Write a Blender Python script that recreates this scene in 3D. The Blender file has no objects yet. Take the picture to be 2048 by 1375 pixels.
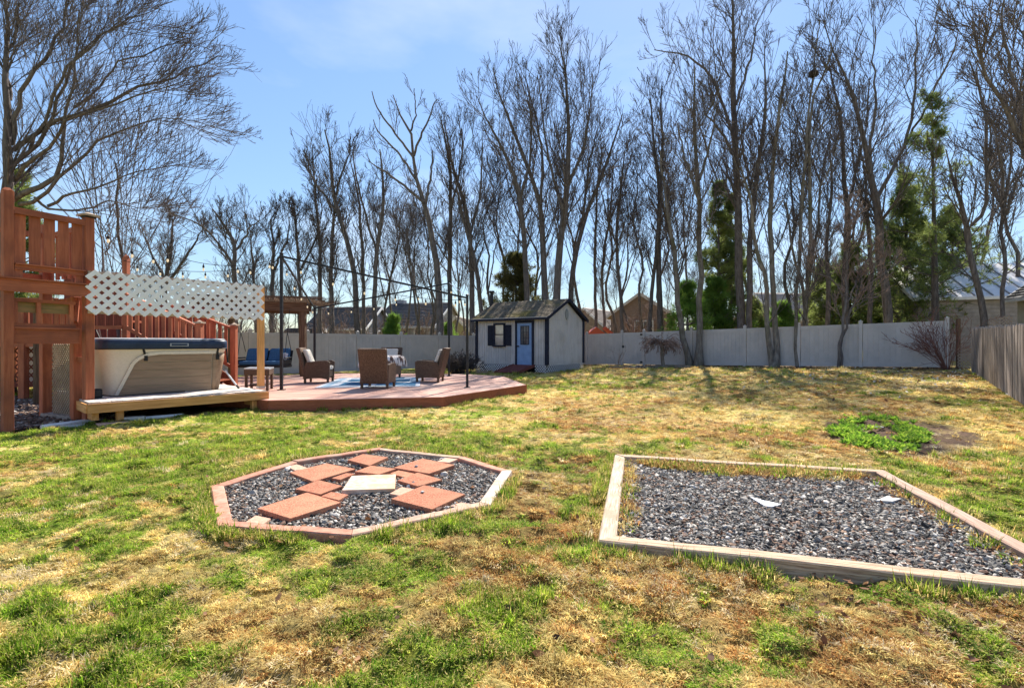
import bpy, math, random
import numpy as np
from mathutils import Vector
C = bpy.context.scene.collection
S = bpy.context.scene
PI = math.pi
R = math.radians

# ---------------------------------------------------------------- camera, sky, sun, exposure
CAMZ = 1.35
cam_d = bpy.data.cameras.new('camera'); cam = bpy.data.objects.new('camera', cam_d); C.objects.link(cam)
cam.location = (0, 0, CAMZ); cam.rotation_euler = (R(90), 0, 0)
cam_d.sensor_width = 36; cam_d.lens = 17.58; cam_d.clip_start = .05; cam_d.clip_end = 3000
S.camera = cam
SUN_AZ, SUN_EL = 18, 45          # degrees right of the view, above the horizon
w = bpy.data.worlds.new('World'); S.world = w; w.use_nodes = True
nt = w.node_tree; nt.nodes.clear()
wo = nt.nodes.new('ShaderNodeOutputWorld'); bg = nt.nodes.new('ShaderNodeBackground'); sky = nt.nodes.new('ShaderNodeTexSky')
sky.sky_type = 'NISHITA'; sky.sun_disc = False; sky.sun_elevation = R(SUN_EL); sky.sun_rotation = R(SUN_AZ)
sky.altitude = 50; sky.air_density = 1.0; sky.dust_density = .1; sky.ozone_density = 2.2
tc = nt.nodes.new('ShaderNodeTexCoord'); mp = nt.nodes.new('ShaderNodeMapping'); mp.inputs['Scale'].default_value = (1.2, 1.2, 3.2)
no = nt.nodes.new('ShaderNodeTexNoise'); no.inputs['Scale'].default_value = 1.6; no.inputs['Detail'].default_value = 6; no.inputs['Roughness'].default_value = .55
rp = nt.nodes.new('ShaderNodeValToRGB'); rp.color_ramp.elements[0].position = .5; rp.color_ramp.elements[1].position = .8
rp.color_ramp.elements[1].color = (.4, .4, .4, 1)
mx = nt.nodes.new('ShaderNodeMix'); mx.data_type = 'RGBA'; mx.inputs['B'].default_value = (4.4, 4.6, 5.0, 1)
L = nt.links.new
L(tc.outputs['Generated'], mp.inputs['Vector']); L(mp.outputs[0], no.inputs['Vector']); L(no.outputs['Fac'], rp.inputs[0])
bw = nt.nodes.new('ShaderNodeRGBToBW'); m1 = nt.nodes.new('ShaderNodeMath'); m1.operation = 'MULTIPLY_ADD'; m1.inputs[1].default_value = .19; m1.inputs[2].default_value = 1.0
dv = nt.nodes.new('ShaderNodeVectorMath'); dv.operation = 'DIVIDE'; L(sky.outputs[0], bw.inputs[0]); L(bw.outputs[0], m1.inputs[0]); L(sky.outputs[0], dv.inputs[0]); L(m1.outputs[0], dv.inputs[1])
hs = nt.nodes.new('ShaderNodeHueSaturation'); hs.inputs['Saturation'].default_value = 1.03; hs.inputs['Value'].default_value = 1.18; L(dv.outputs[0], hs.inputs['Color'])
L(rp.outputs[0], mx.inputs['Factor']); L(hs.outputs[0], mx.inputs['A']); L(mx.outputs['Result'], bg.inputs[0]); L(bg.outputs[0], wo.inputs[0])
bg.inputs[1].default_value = .11
sl = bpy.data.lights.new('sun', 'SUN'); sl.energy = 5.0; sl.angle = R(.53); sl.color = (1, .93, .82)
so = bpy.data.objects.new('sun', sl); C.objects.link(so)
sd = Vector((math.sin(R(SUN_AZ)) * math.cos(R(SUN_EL)), math.cos(R(SUN_AZ)) * math.cos(R(SUN_EL)), math.sin(R(SUN_EL))))
so.rotation_euler = sd.to_track_quat('Z', 'Y').to_euler(); so.location = (10, 20, 40)
S.view_settings.view_transform = 'Standard'; S.view_settings.look = 'None'; S.view_settings.gamma = 1
S.view_settings.exposure = 1.25; S.view_settings.use_curve_mapping = False
S.cycles.max_bounces = 8; S.cycles.transparent_max_bounces = 8; S.cycles.use_denoising = True

# ---------------------------------------------------------------- materials
def mat(name, c1, c2=None, scale=8, stretch=(1, 1, 1), rot=(0, 0, 0), rough=.8, bump=.2, lo=.35, hi=.65, var=.12,
        metal=0, transl=0, coat=0, detail=6, c3=None, sc3=1.3, emit=None, spec=.22, dist=.01):
    m = bpy.data.materials.new(name); m.use_nodes = True; n = m.node_tree; N = n.nodes; K = n.links.new
    b = N['Principled BSDF']; c2 = c2 or c1
    t = N.new('ShaderNodeTexCoord'); mp = N.new('ShaderNodeMapping')
    mp.inputs['Rotation'].default_value = rot
    m2 = N.new('ShaderNodeVectorMath'); m2.operation = 'MULTIPLY'; m2.inputs[1].default_value = stretch
    K(t.outputs['Object'], mp.inputs['Vector']); K(mp.outputs[0], m2.inputs[0])
    oi = N.new('ShaderNodeObjectInfo')
    off = N.new('ShaderNodeVectorMath'); off.operation = 'ADD'
    om = N.new('ShaderNodeMath'); om.operation = 'MULTIPLY'; om.inputs[1].default_value = 37.0
    K(oi.outputs['Random'], om.inputs[0]); K(m2.outputs[0], off.inputs[0]); K(om.outputs[0], off.inputs[1])
    no = N.new('ShaderNodeTexNoise'); no.inputs['Scale'].default_value = scale; no.inputs['Detail'].default_value = detail
    no.inputs['Roughness'].default_value = .62
    K(off.outputs[0], no.inputs['Vector'])
    r = N.new('ShaderNodeValToRGB'); r.color_ramp.elements[0].position = lo; r.color_ramp.elements[1].position = hi
    r.color_ramp.elements[0].color = (*c1, 1); r.color_ramp.elements[1].color = (*c2, 1)
    K(no.outputs['Fac'], r.inputs[0]); col = r.outputs[0]
    if c3:
        n3 = N.new('ShaderNodeTexNoise'); n3.inputs['Scale'].default_value = sc3; n3.inputs['Detail'].default_value = 4
        K(t.outputs['Object'], n3.inputs['Vector'])
        r3 = N.new('ShaderNodeValToRGB'); r3.color_ramp.elements[0].position = .5; r3.color_ramp.elements[1].position = .68
        K(n3.outputs['Fac'], r3.inputs[0])
        x = N.new('ShaderNodeMix'); x.data_type = 'RGBA'; x.inputs['B'].default_value = (*c3, 1)
        K(r3.outputs[0], x.inputs['Factor']); K(col, x.inputs['A']); col = x.outputs['Result']
    if var:
        hv = N.new('ShaderNodeHueSaturation'); mr = N.new('ShaderNodeMapRange')
        mr.inputs['To Min'].default_value = 1 - var; mr.inputs['To Max'].default_value = 1 + var
        K(oi.outputs['Random'], mr.inputs['Value']); K(mr.outputs[0], hv.inputs['Value']); K(col, hv.inputs['Color']); col = hv.outputs[0]
    K(col, b.inputs['Base Color']); b.inputs['Roughness'].default_value = rough; b.inputs['Metallic'].default_value = metal
    b.inputs['Specular IOR Level'].default_value = spec
    b.inputs['Coat Weight'].default_value = coat
    if emit:
        b.inputs['Emission Color'].default_value = (*emit[0], 1); b.inputs['Emission Strength'].default_value = emit[1]
    if bump:
        bp = N.new('ShaderNodeBump'); bp.inputs['Strength'].default_value = bump; bp.inputs['Distance'].default_value = dist
        K(no.outputs['Fac'], bp.inputs['Height']); K(bp.outputs[0], b.inputs['Normal'])
    if transl:
        tr = N.new('ShaderNodeBsdfTranslucent'); K(col, tr.inputs[0]); ms = N.new('ShaderNodeMixShader'); ms.inputs[0].default_value = transl
        K(b.outputs[0], ms.inputs[1]); K(tr.outputs[0], ms.inputs[2]); K(ms.outputs[0], N['Material Output'].inputs[0])
    return m
VS = (9, 9, .7)      # grain runs up the post
def woods(name, c1, c2, **k):
    """the same wood with its grain up, along x, or along the tub platform"""
    a = math.atan2(.76, .65)
    return {'v': mat(name, c1, c2, scale=3, stretch=VS, **k), 'x': mat(name, c1, c2, scale=3, stretch=(.7, 9, 9), **k),
            'd': mat(name, c1, c2, scale=3, stretch=(.7, 9, 9), rot=(0, 0, -a), **k),
            'n': mat(name, c1, c2, scale=3, stretch=(9, .7, 9), rot=(0, 0, -a), **k),
            'p': mat(name, c1, c2, scale=3, stretch=(.7, 9, 9), rot=(0, 0, -math.atan2(.902, .431)), **k)}
RED = woods('red_stained_wood', (.30, .085, .042), (.45, .145, .072), rough=.7, bump=.35, var=.14, c3=(.24, .075, .042), sc3=1.6)
DARKRED = woods('dark_red_stained_wood', (.14, .032, .02), (.21, .05, .03), rough=.7, bump=.3)
YEL = woods('new_pine_wood', (.52, .24, .075), (.76, .40, .15), rough=.7, bump=.25)
GREY = woods('weathered_grey_wood', (.165, .13, .11), (.37, .305, .26), rough=.9, bump=.5, var=.18)
OLD = woods('old_brown_wood', (.085, .05, .03), (.19, .12, .075), rough=.9, bump=.5)
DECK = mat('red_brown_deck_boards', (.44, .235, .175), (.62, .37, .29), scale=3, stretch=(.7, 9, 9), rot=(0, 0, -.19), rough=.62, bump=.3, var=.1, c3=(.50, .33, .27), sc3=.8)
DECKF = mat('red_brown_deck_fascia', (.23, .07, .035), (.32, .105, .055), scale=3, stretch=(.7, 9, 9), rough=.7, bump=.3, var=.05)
PLAT = mat('pale_platform_boards', (.42, .37, .33), (.62, .56, .50), scale=3, stretch=(9, .7, 9), rot=(0, 0, -math.atan2(.76, .65)), rough=.75, bump=.3)
VINYL = mat('grey_beige_vinyl', (.48, .435, .405), (.54, .49, .46), scale=2.5, rough=.5, bump=.02, var=.03, c3=(.43, .40, .385), sc3=.9)
WHITE = mat('white_plastic', (.74, .72, .74), (.82, .80, .82), scale=5, rough=.45, bump=.03, var=.03)
TAN = mat('tan_trim_wood', (.30, .22, .16), (.42, .32, .24), scale=6, rough=.8)
BLACKM = mat('black_powder_coated_metal', (.012, .013, .016), (.03, .03, .034), scale=12, rough=.45, bump=.05, var=0)
BLACKP = mat('black_plastic', (.012, .012, .013), (.02, .02, .022), rough=.5, bump=0)
NAVY = mat('navy_shed_trim', (.010, .012, .025), (.022, .025, .045), scale=12, rough=.7, bump=.1)
SIDING = mat('weathered_white_siding', (.47, .445, .44), (.56, .53, .525), scale=2.2, stretch=(6, 6, .8), rough=.8, bump=.2, var=.04, c3=(.42, .395, .39), sc3=1.3)
DOORB = mat('faded_blue_door_paint', (.17, .27, .47), (.22, .34, .56), scale=4, rough=.5, bump=.05, var=0)
SHINGLE = mat('grey_shingle', (.11, .092, .07), (.22, .18, .13), scale=9, rough=.95, bump=.6, var=.15, spec=.05, c3=(.17, .14, .05), sc3=.8)
RAMP = mat('dark_red_ramp', (.12, .035, .03), (.19, .06, .05), scale=7, rough=.8)
GLASS = mat('beige_reflection_glass', (.30, .25, .21), (.55, .48, .42), scale=1.8, rough=.07, bump=0, var=0, spec=.8, coat=.6)  # shed panes, the beige reflection is painted into the base colour
GLASSD = mat('dark_window_glass', (.03, .035, .045), (.09, .10, .12), scale=2, rough=.08, bump=0, var=0, spec=.8)
CREAM = mat('cream_tub_shell', (.58, .51, .41), (.64, .57, .47), scale=30, rough=.45, bump=.08, var=0)
TUBP = mat('taupe_tub_panel', (.215, .145, .095), (.30, .21, .14), scale=3, stretch=(.7, 9, 9), rot=(0, 0, -.86), rough=.5, bump=.15, var=.05)
COVER = mat('navy_vinyl_cover', (.008, .02, .05), (.016, .034, .08), scale=6, rough=.42, bump=.15, var=0, spec=.3)
COVERT = mat('grey_cover_top', (.30, .32, .36), (.40, .42, .46), scale=6, rough=.5, bump=.12, var=0)
CONC = mat('pale_concrete', (.36, .35, .34), (.52, .50, .48), scale=14, rough=.9, bump=.4)
PVC = mat('white_pvc', (.62, .62, .66), (.72, .72, .76), scale=6, rough=.4, bump=.03)
PAVR = mat('rust_red_paver', (.33, .115, .065), (.50, .225, .14), scale=70, lo=.42, hi=.6, rough=.95, bump=1, var=.14, c3=(.42, .20, .12), sc3=7)
PAVW = mat('pale_cream_paver', (.42, .29, .21), (.62, .48, .38), scale=22, rough=.9, bump=.4, c3=(.62, .36, .20), sc3=5)
PAVP = mat('peach_paver', (.48, .27, .19), (.60, .38, .28), scale=30, rough=.95, bump=.5)
BEDR = mat('red_washed_timber', (.36, .15, .10), (.52, .26, .185), scale=9, stretch=(2, 2, 2), rough=.9, bump=.7, var=.12, c3=(.42, .28, .21), sc3=4)
BEDW = mat('sun_bleached_timber_side', (.26, .19, .135), (.56, .46, .36), scale=6, stretch=(.8, 14, 14), rot=(0, 0, -1.326), lo=.33, hi=.6, rough=.9, bump=.8, var=.06, c3=(.36, .27, .19), sc3=3)
BEDP = mat('pink_brown_timber_side', (.22, .14, .105), (.46, .32, .25), scale=6, stretch=(.8, 14, 14), rot=(0, 0, -1.326), lo=.33, hi=.6, rough=.9, bump=.8, var=.06, c3=(.38, .24, .18), sc3=3)
BEDX = mat('pale_brown_timber_front', (.24, .155, .10), (.56, .41, .29), scale=6, stretch=(.8, 14, 14), rot=(0, 0, .28), lo=.33, hi=.6, rough=.9, bump=.8, var=.06, c3=(.46, .29, .20), sc3=2.2)
BEDO = mat('bleached_timber', (.40, .31, .25), (.60, .51, .43), scale=8, stretch=(2, 2, 2), rough=.9, bump=.6, c3=(.40, .29, .20), sc3=3)
BEDQ = mat('pink_brown_timber', (.34, .20, .145), (.50, .33, .25), scale=8, stretch=(2, 2, 2), rough=.9, bump=.6, c3=(.40, .29, .20), sc3=3)
BLUEC = mat('blue_cushion_fabric', (.035, .11, .22), (.06, .16, .30), scale=30, rough=.9, bump=.2, var=.1)
PALEC = mat('pale_cushion_fabric', (.52, .54, .57), (.66, .67, .69), scale=30, rough=.9, bump=.2)
CREAMC = mat('cream_cushion_fabric', (.56, .50, .42), (.70, .64, .56), scale=30, rough=.9, bump=.2)
BULB = mat('lit_bulb_glass', (.6, .5, .35), rough=.2, bump=0, emit=((1, .82, .5), .22), var=0)
def wicker():
    m = mat('brown_wicker', (.13, .075, .045), (.26, .165, .105), scale=45, rough=.6, bump=.3, var=.12)
    n = m.node_tree; N = n.nodes; K = n.links.new; t = N.new('ShaderNodeTexCoord')
    wv = N.new('ShaderNodeTexWave'); wv.bands_direction = 'Z'; wv.inputs['Scale'].default_value = 16; wv.inputs['Distortion'].default_value = 1.5
    w2 = N.new('ShaderNodeTexWave'); w2.bands_direction = 'X'; w2.inputs['Scale'].default_value = 8; w2.inputs['Distortion'].default_value = 9; w2.inputs['Detail Scale'].default_value = 6
    K(t.outputs['Object'], wv.inputs[0]); K(t.outputs['Object'], w2.inputs[0])
    mu = N.new('ShaderNodeMath'); mu.operation = 'MULTIPLY'; K(wv.outputs['Fac'], mu.inputs[0]); K(w2.outputs['Fac'], mu.inputs[1])
    b = N['Principled BSDF']; src = b.inputs['Base Color'].links[0].from_socket
    x = N.new('ShaderNodeMix'); x.data_type = 'RGBA'; x.blend_type = 'MIX'; x.inputs['A'].default_value = (.075, .04, .025, 1)
    rr = N.new('ShaderNodeMapRange'); rr.inputs['From Max'].default_value = .45; K(mu.outputs[0], rr.inputs[0])
    K(rr.outputs[0], x.inputs['Factor']); K(src, x.inputs['B']); K(x.outputs['Result'], b.inputs['Base Color'])
    bp = N.new('ShaderNodeBump'); bp.inputs['Strength'].default_value = .6; bp.inputs['Distance'].default_value = .01
    K(mu.outputs[0], bp.inputs['Height']); K(bp.outputs[0], b.inputs['Normal'])
    return m
WICK = wicker()
WICKD = mat('dark_brown_wicker', (.06, .035, .025), (.13, .085, .06), scale=60, stretch=(1, 1, 3), rough=.6, bump=.5)
BARK = mat('grey_brown_bark', (.08, .066, .06), (.18, .152, .138), scale=5, stretch=(2.5, 2.5, .6), rough=.95, bump=.7, var=.2, dist=.03)
BARKF = mat('pale_grey_bark', (.12, .10, .085), (.27, .235, .20), scale=5, stretch=(2.5, 2.5, .6), rough=.95, bump=.8, var=.15, dist=.03, c3=(.12, .11, .07), sc3=1.2)
TWIG = mat('brown_twigs', (.06, .048, .048), (.13, .105, .10), scale=3, rough=.9, bump=0, var=.25)
TWIGR = mat('red_brown_twigs', (.15, .065, .05), (.25, .12, .095), scale=3, rough=.9, bump=0, var=.1)
TWIGP = mat('pale_brown_twigs', (.17, .115, .095), (.30, .22, .19), scale=3, rough=.9, bump=0, var=.1)
def needle(name, a, b): return mat(name, a, b, scale=1.1, rough=.7, bump=0, var=.12, transl=.5, lo=.4, hi=.6)
NEED1 = needle('dark_pine_needles', (.12, .17, .055), (.29, .34, .10))
NEED2 = needle('bright_spruce_needles', (.11, .22, .04), (.24, .38, .07))
NEED3 = needle('olive_pine_needles', (.085, .09, .03), (.17, .16, .06))

# ---------------------------------------------------------------- mesh helpers
class MB:
    def __init__(s): s.v = []; s.f = []
    def add(s, v, f):
        o = len(s.v); s.v += [tuple(map(float, p)) for p in v]; s.f += [tuple(i + o for i in q) for q in f]; return s
    def hexa(s, a, b):      # a: 4 bottom points, b: 4 top points
        return s.add(list(a) + list(b), [(3, 2, 1, 0), (4, 5, 6, 7), (0, 1, 5, 4), (1, 2, 6, 5), (2, 3, 7, 6), (3, 0, 4, 7)])
    def box(s, c, size, rz=0):
        hx, hy, hz = [q / 2 for q in size]; ca, sa = math.cos(rz), math.sin(rz)
        P = lambda x, y, z: (c[0] + x * ca - y * sa, c[1] + x * sa + y * ca, c[2] + z)
        q = [(-hx, -hy), (hx, -hy), (hx, hy), (-hx, hy)]
        return s.hexa([P(x, y, -hz) for x, y in q], [P(x, y, hz) for x, y in q])
    def beam(s, p, q, w, h, up=(0, 0, 1), twist=0):     # w across, h along up
        p = Vector(p); q = Vector(q); t = (q - p).normalized(); u = Vector(up)
        sd_ = t.cross(u)
        if sd_.length < 1e-4: sd_ = t.cross(Vector((0, 1, 0)))
        sd_.normalize(); u = sd_.cross(t).normalized()
        A = [p - sd_ * w / 2 - u * h / 2, p + sd_ * w / 2 - u * h / 2, q + sd_ * w / 2 - u * h / 2, q - sd_ * w / 2 - u * h / 2]
        return s.hexa(A, [x + u * h for x in A])
    def prism(s, poly, z0, z1):
        n = len(poly); a = sum(poly[i][0] * poly[(i + 1) % n][1] - poly[(i + 1) % n][0] * poly[i][1] for i in range(n))
        if a < 0: poly = poly[::-1]
        f = [tuple(range(n))[::-1], tuple(range(n, 2 * n))] + [(i, (i + 1) % n, n + (i + 1) % n, n + i) for i in range(n)]
        return s.add([(x, y, z0) for x, y in poly] + [(x, y, z1) for x, y in poly], f)
    def extr(s, pts, d):    # planar loop pts extruded by d
        n = len(pts); d = Vector(d); P = [Vector(p) for p in pts]
        f = [tuple(range(n))[::-1], tuple(range(n, 2 * n))] + [(i, (i + 1) % n, n + (i + 1) % n, n + i) for i in range(n)]
        return s.add(P + [p + d for p in P], f)
    def tube(s, pts, r, n=8, cap=True):
        P = [Vector(p) for p in pts]; rr = r if hasattr(r, '__len__') else [r] * len(P); V = []; F = []
        ref = None
        for i, p in enumerate(P):
            t = (P[min(i + 1, len(P) - 1)] - P[max(i - 1, 0)]).normalized()
            if ref is None: ref = t.orthogonal().normalized()
            ref = (ref - t * ref.dot(t)).normalized(); b = t.cross(ref)
            V += [p + (ref * math.cos(2 * PI * k / n) + b * math.sin(2 * PI * k / n)) * rr[i] for k in range(n)]
        for i in range(len(P) - 1):
            F += [(i * n + k, i * n + (k + 1) % n, (i + 1) * n + (k + 1) % n, (i + 1) * n + k) for k in range(n)]
        if cap: F += [tuple(range(n))[::-1], tuple(range((len(P) - 1) * n, len(P) * n))]
        return s.add(V, F)
    def lathe(s, c, prof, n=16):
        V = []; F = []
        for r_, z in prof: V += [(c[0] + r_ * math.cos(2 * PI * k / n), c[1] + r_ * math.sin(2 * PI * k / n), c[2] + z) for k in range(n)]
        for i in range(len(prof) - 1): F += [(i * n + k, i * n + (k + 1) % n, (i + 1) * n + (k + 1) % n, (i + 1) * n + k) for k in range(n)]
        F += [tuple(range(n))[::-1], tuple(range((len(prof) - 1) * n, len(prof) * n))]
        return s.add(V, F)
def rootloc(o):
    while o.parent: o = o.parent
    return o.location
def obj(name, mb, m, parent=None, smooth=False, bevel=0, loc=None, kind=None):
    me = bpy.data.meshes.new(name); off = Vector(rootloc(parent)) if parent else Vector(loc or (0, 0, 0))
    if isinstance(mb, MB): V = np.array(mb.v, dtype=np.float64).reshape(-1, 3) - np.array(off); me.from_pydata(V.tolist(), [], mb.f)
    else:
        V, F = mb; V = np.asarray(V, dtype=np.float32) - np.array(off, dtype=np.float32); npmesh(me, V, F)
    if m: me.materials.append(m)
    if smooth: me.polygons.foreach_set('use_smooth', [True] * len(me.polygons))
    o = bpy.data.objects.new(name, me); C.objects.link(o)
    if parent: o.parent = parent
    else: o.location = off
    if bevel:
        b = o.modifiers.new('bevel', 'BEVEL'); b.width = bevel; b.segments = 2; b.limit_method = 'ANGLE'
    if kind: o['kind'] = kind
    return o
def npmesh(me, V, F):
    F = np.asarray(F); k = F.shape[1]
    me.vertices.add(len(V)); me.vertices.foreach_set('co', np.ascontiguousarray(V, dtype=np.float32).ravel())
    me.loops.add(F.size); me.loops.foreach_set('vertex_index', F.astype(np.int32).ravel())
    me.polygons.add(len(F)); me.polygons.foreach_set('loop_start', np.arange(0, F.size, k, dtype=np.int32))
    me.polygons.foreach_set('loop_total', np.full(len(F), k, dtype=np.int32)); me.update(calc_edges=True); me.validate()
def thing(name, label, cat, loc=(0, 0, 0), group=None):
    o = bpy.data.objects.new(name, None); C.objects.link(o); o.location = loc; o.empty_display_size = .2
    o['label'] = label; o['category'] = cat
    if group: o['group'] = group
    return o
def tag(o, label, cat, group=None):
    o['label'] = label; o['category'] = cat
    if group: o['group'] = group
    return o
def copy_tree(o, parent=None):
    c = o.copy(); C.objects.link(c)
    if parent: c.parent = parent
    for ch in list(o.children): copy_tree(ch, c)
    return c

# ---------------------------------------------------------------- value noise and the lie of the land
rs0 = np.random.RandomState(7); LAT = rs0.rand(256, 256)
def vnoise(x, y):
    xi = np.floor(x).astype(int); yi = np.floor(y).astype(int); fx = x - xi; fy = y - yi
    fx = fx * fx * (3 - 2 * fx); fy = fy * fy * (3 - 2 * fy)
    g = lambda i, j: LAT[i % 256, j % 256]
    return (g(xi, yi) * (1 - fx) + g(xi + 1, yi) * fx) * (1 - fy) + (g(xi, yi + 1) * (1 - fx) + g(xi + 1, yi + 1) * fx) * fy
def fbm(x, y, o=4):
    t = 0; a = .5; s = 0
    for i in range(o): t = t + a * vnoise(x * 2 ** i + 17.3 * i, y * 2 ** i + 5.1 * i); s += a; a *= .5
    return t / s
def sst(t): t = np.clip(t, 0, 1); return t * t * (3 - 2 * t)
def gz(x, y):
    x = np.asarray(x, float); y = np.asarray(y, float)
    h = .026 * np.clip(x - 1, 0, 18) * sst((y - 3) / 6)
    return h + .09 * np.exp(-((x - 2) ** 2 + (y - 22) ** 2) / 20) + .042 * (1 - sst((np.hypot(x - .5, y - 4) - 3.2) / 2.5))
def G(x, y): return float(gz(x, y))
OCT = [(-2.70, 4.48), (-2.056, 3.484), (-1.063, 3.31), (-.173, 3.938), (0, 5.01), (-.543, 5.657), (-1.61, 6.12), (-2.393, 5.44)]
BED = [(.536, 3.128), (1.153, 5.596), (3.638, 4.89), (2.99, 2.42)]
DKP = [(-5.35, 10.3), (-4.84, 9.96), (-1.48, 10.6), (.36, 13.74), (-.35, 17.5), (-1.6, 18.5), (-6.6, 19.3), (-9.4, 17.2), (-9.4, 12.0), (-7.0, 11.0)]
SHN, SHU, SHV, SL, SW = np.array((1.5, 21.5)), np.array((-.82, .5724)), np.array((.5724, .82)), 3.84, 3.37
SHED = [tuple(SHN), tuple(SHN + SHU * SL), tuple(SHN + SHU * SL + SHV * SW), tuple(SHN + SHV * SW)]
TO = np.array((-6.85, 8.1)); TD = np.array((.65, .76)); TN = np.array((-.76, .65))
PLT = [tuple(TO), tuple(TO + TD * 2.8), tuple(TO + TD * 2.8 + TN * 3.2), tuple(TO + TN * 3.2)]
def inside(poly, x, y, grow=0):
    P = np.array(poly); c = P.mean(0); P = c + (P - c) * (1 + grow); r_ = np.zeros(x.shape, bool); j = len(P) - 1
    for i in range(len(P)):
        a, b = P[i], P[j]
        with np.errstate(divide='ignore', invalid='ignore'):
            t = ((a[1] > y) != (b[1] > y)) & (x < (b[0] - a[0]) * (y - a[1]) / (b[1] - a[1] + 1e-12) + a[0])
        r_ ^= t; j = i
    return r_
FR0, FR1 = np.array((1.3, 32.8)), np.array((16.75, 19.25))     # right run of the vinyl fence
FL0, FL1 = np.array((1.3, 32.8)), np.array((-19.2, 13.4))      # left run
def dline(x, y, a, b):
    d = b - a; L_ = np.hypot(*d); d = d / L_; t = np.clip((x - a[0]) * d[0] + (y - a[1]) * d[1], 0, L_)
    return np.hypot(x - a[0] - d[0] * t, y - a[1] - d[1] * t)
def soil(x, y):         # how bare the ground is
    s = 1 - sst((dline(x, y, FR0, FR1) - .35) / (.9 + .9 * fbm(x * .8, y * .8)))
    s = np.maximum(s, .9 * (1 - sst((dline(x, y, FL0, FL1) - .15) / .5)))
    ux_, uy_ = (x - 5.5) * .6 + (y - 7.2) * .8, (x - 5.5) * .8 - (y - 7.2) * .6; e = np.hypot(ux_ / 1.6, uy_ / .88) + .5 * (fbm(x * 1.7, y * 1.7) - .5)
    s = np.maximum(s, 1 - sst((e - .85) / .25))
    s = np.maximum(s, 1.0 * inside([(-9.6, 7.0), (-7.6, 7.45), (-6.9, 8.35), (-5.1, 10.3), (-7, 12), (-12, 12)], x, y))
    s = np.maximum(s, 1 - sst((np.hypot((x - 8.2) / 2.3, (y - 26.2) / .8) - .8) / .3))
    s = np.maximum(s, (1 - sst((np.hypot((x - 14.2) / 1.6, (y - 17.4) / 1.5) - .7) / .5)) * .8)
    return s
def lawn(x, y):         # probabilities of green, rust, pale in the turf
    n1 = fbm(x * .45 + 3, y * .45 + 9, 3); n2 = fbm(x * 1.9 + 40, y * 1.9, 3); n3 = fbm(x * .9 + 71, y * .9 + 7, 3)
    n4 = fbm(x * 4.3 + 4, y * 4.3 + 90, 3)
    g = .51 + .27 * np.clip((-x - .6) / 2.6, -.5, 1) * (.4 + .6 * sst((y - 3.2) / 2)) - .2 * sst((y - 4.5) / 3) * (x > -3) + 1.3 * (n1 - .5) + 1.9 * (n2 - .5) + 1.5 * (n4 - .5) - .22 * sst((x - 1.5) / 2) * sst((y - 3.4) / 1.5) * (1 - sst((y - 10) / 4))
    g = g - .25 * sst((y - 9) / 4) + .45 * np.exp(-((x - 2.5) ** 2 / 9 + (y - 17) ** 2 / 8)) * 1.2
    r_ = .16 + 1.5 * (n3 - .5) + .13 * np.clip(x / 2, -1, 1) + .15 * np.exp(-((x - 1) ** 2 / 10 + (y - 8) ** 2 / 6))
    pale = .2 + 1.6 * (fbm(x * 1.1 + 11, y * 1.1 + 55, 3) - .5)
    return np.clip(g, .03, .97), np.clip(r_, .02, .8), np.clip(pale, .03, .8)
GREENS = np.array([(.20, .35, .022), (.30, .42, .035), (.09, .18, .015), (.40, .46, .06)])
STRAW = np.array([(.74, .54, .19), (.84, .66, .28), (.60, .43, .14), (.78, .66, .25)])
RUST = np.array([(.42, .20, .06), (.28, .14, .05), (.52, .30, .09)])
PALE = np.array([(.82, .70, .46), (.74, .62, .40)])
SOILC = np.array((.10, .062, .042))

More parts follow.
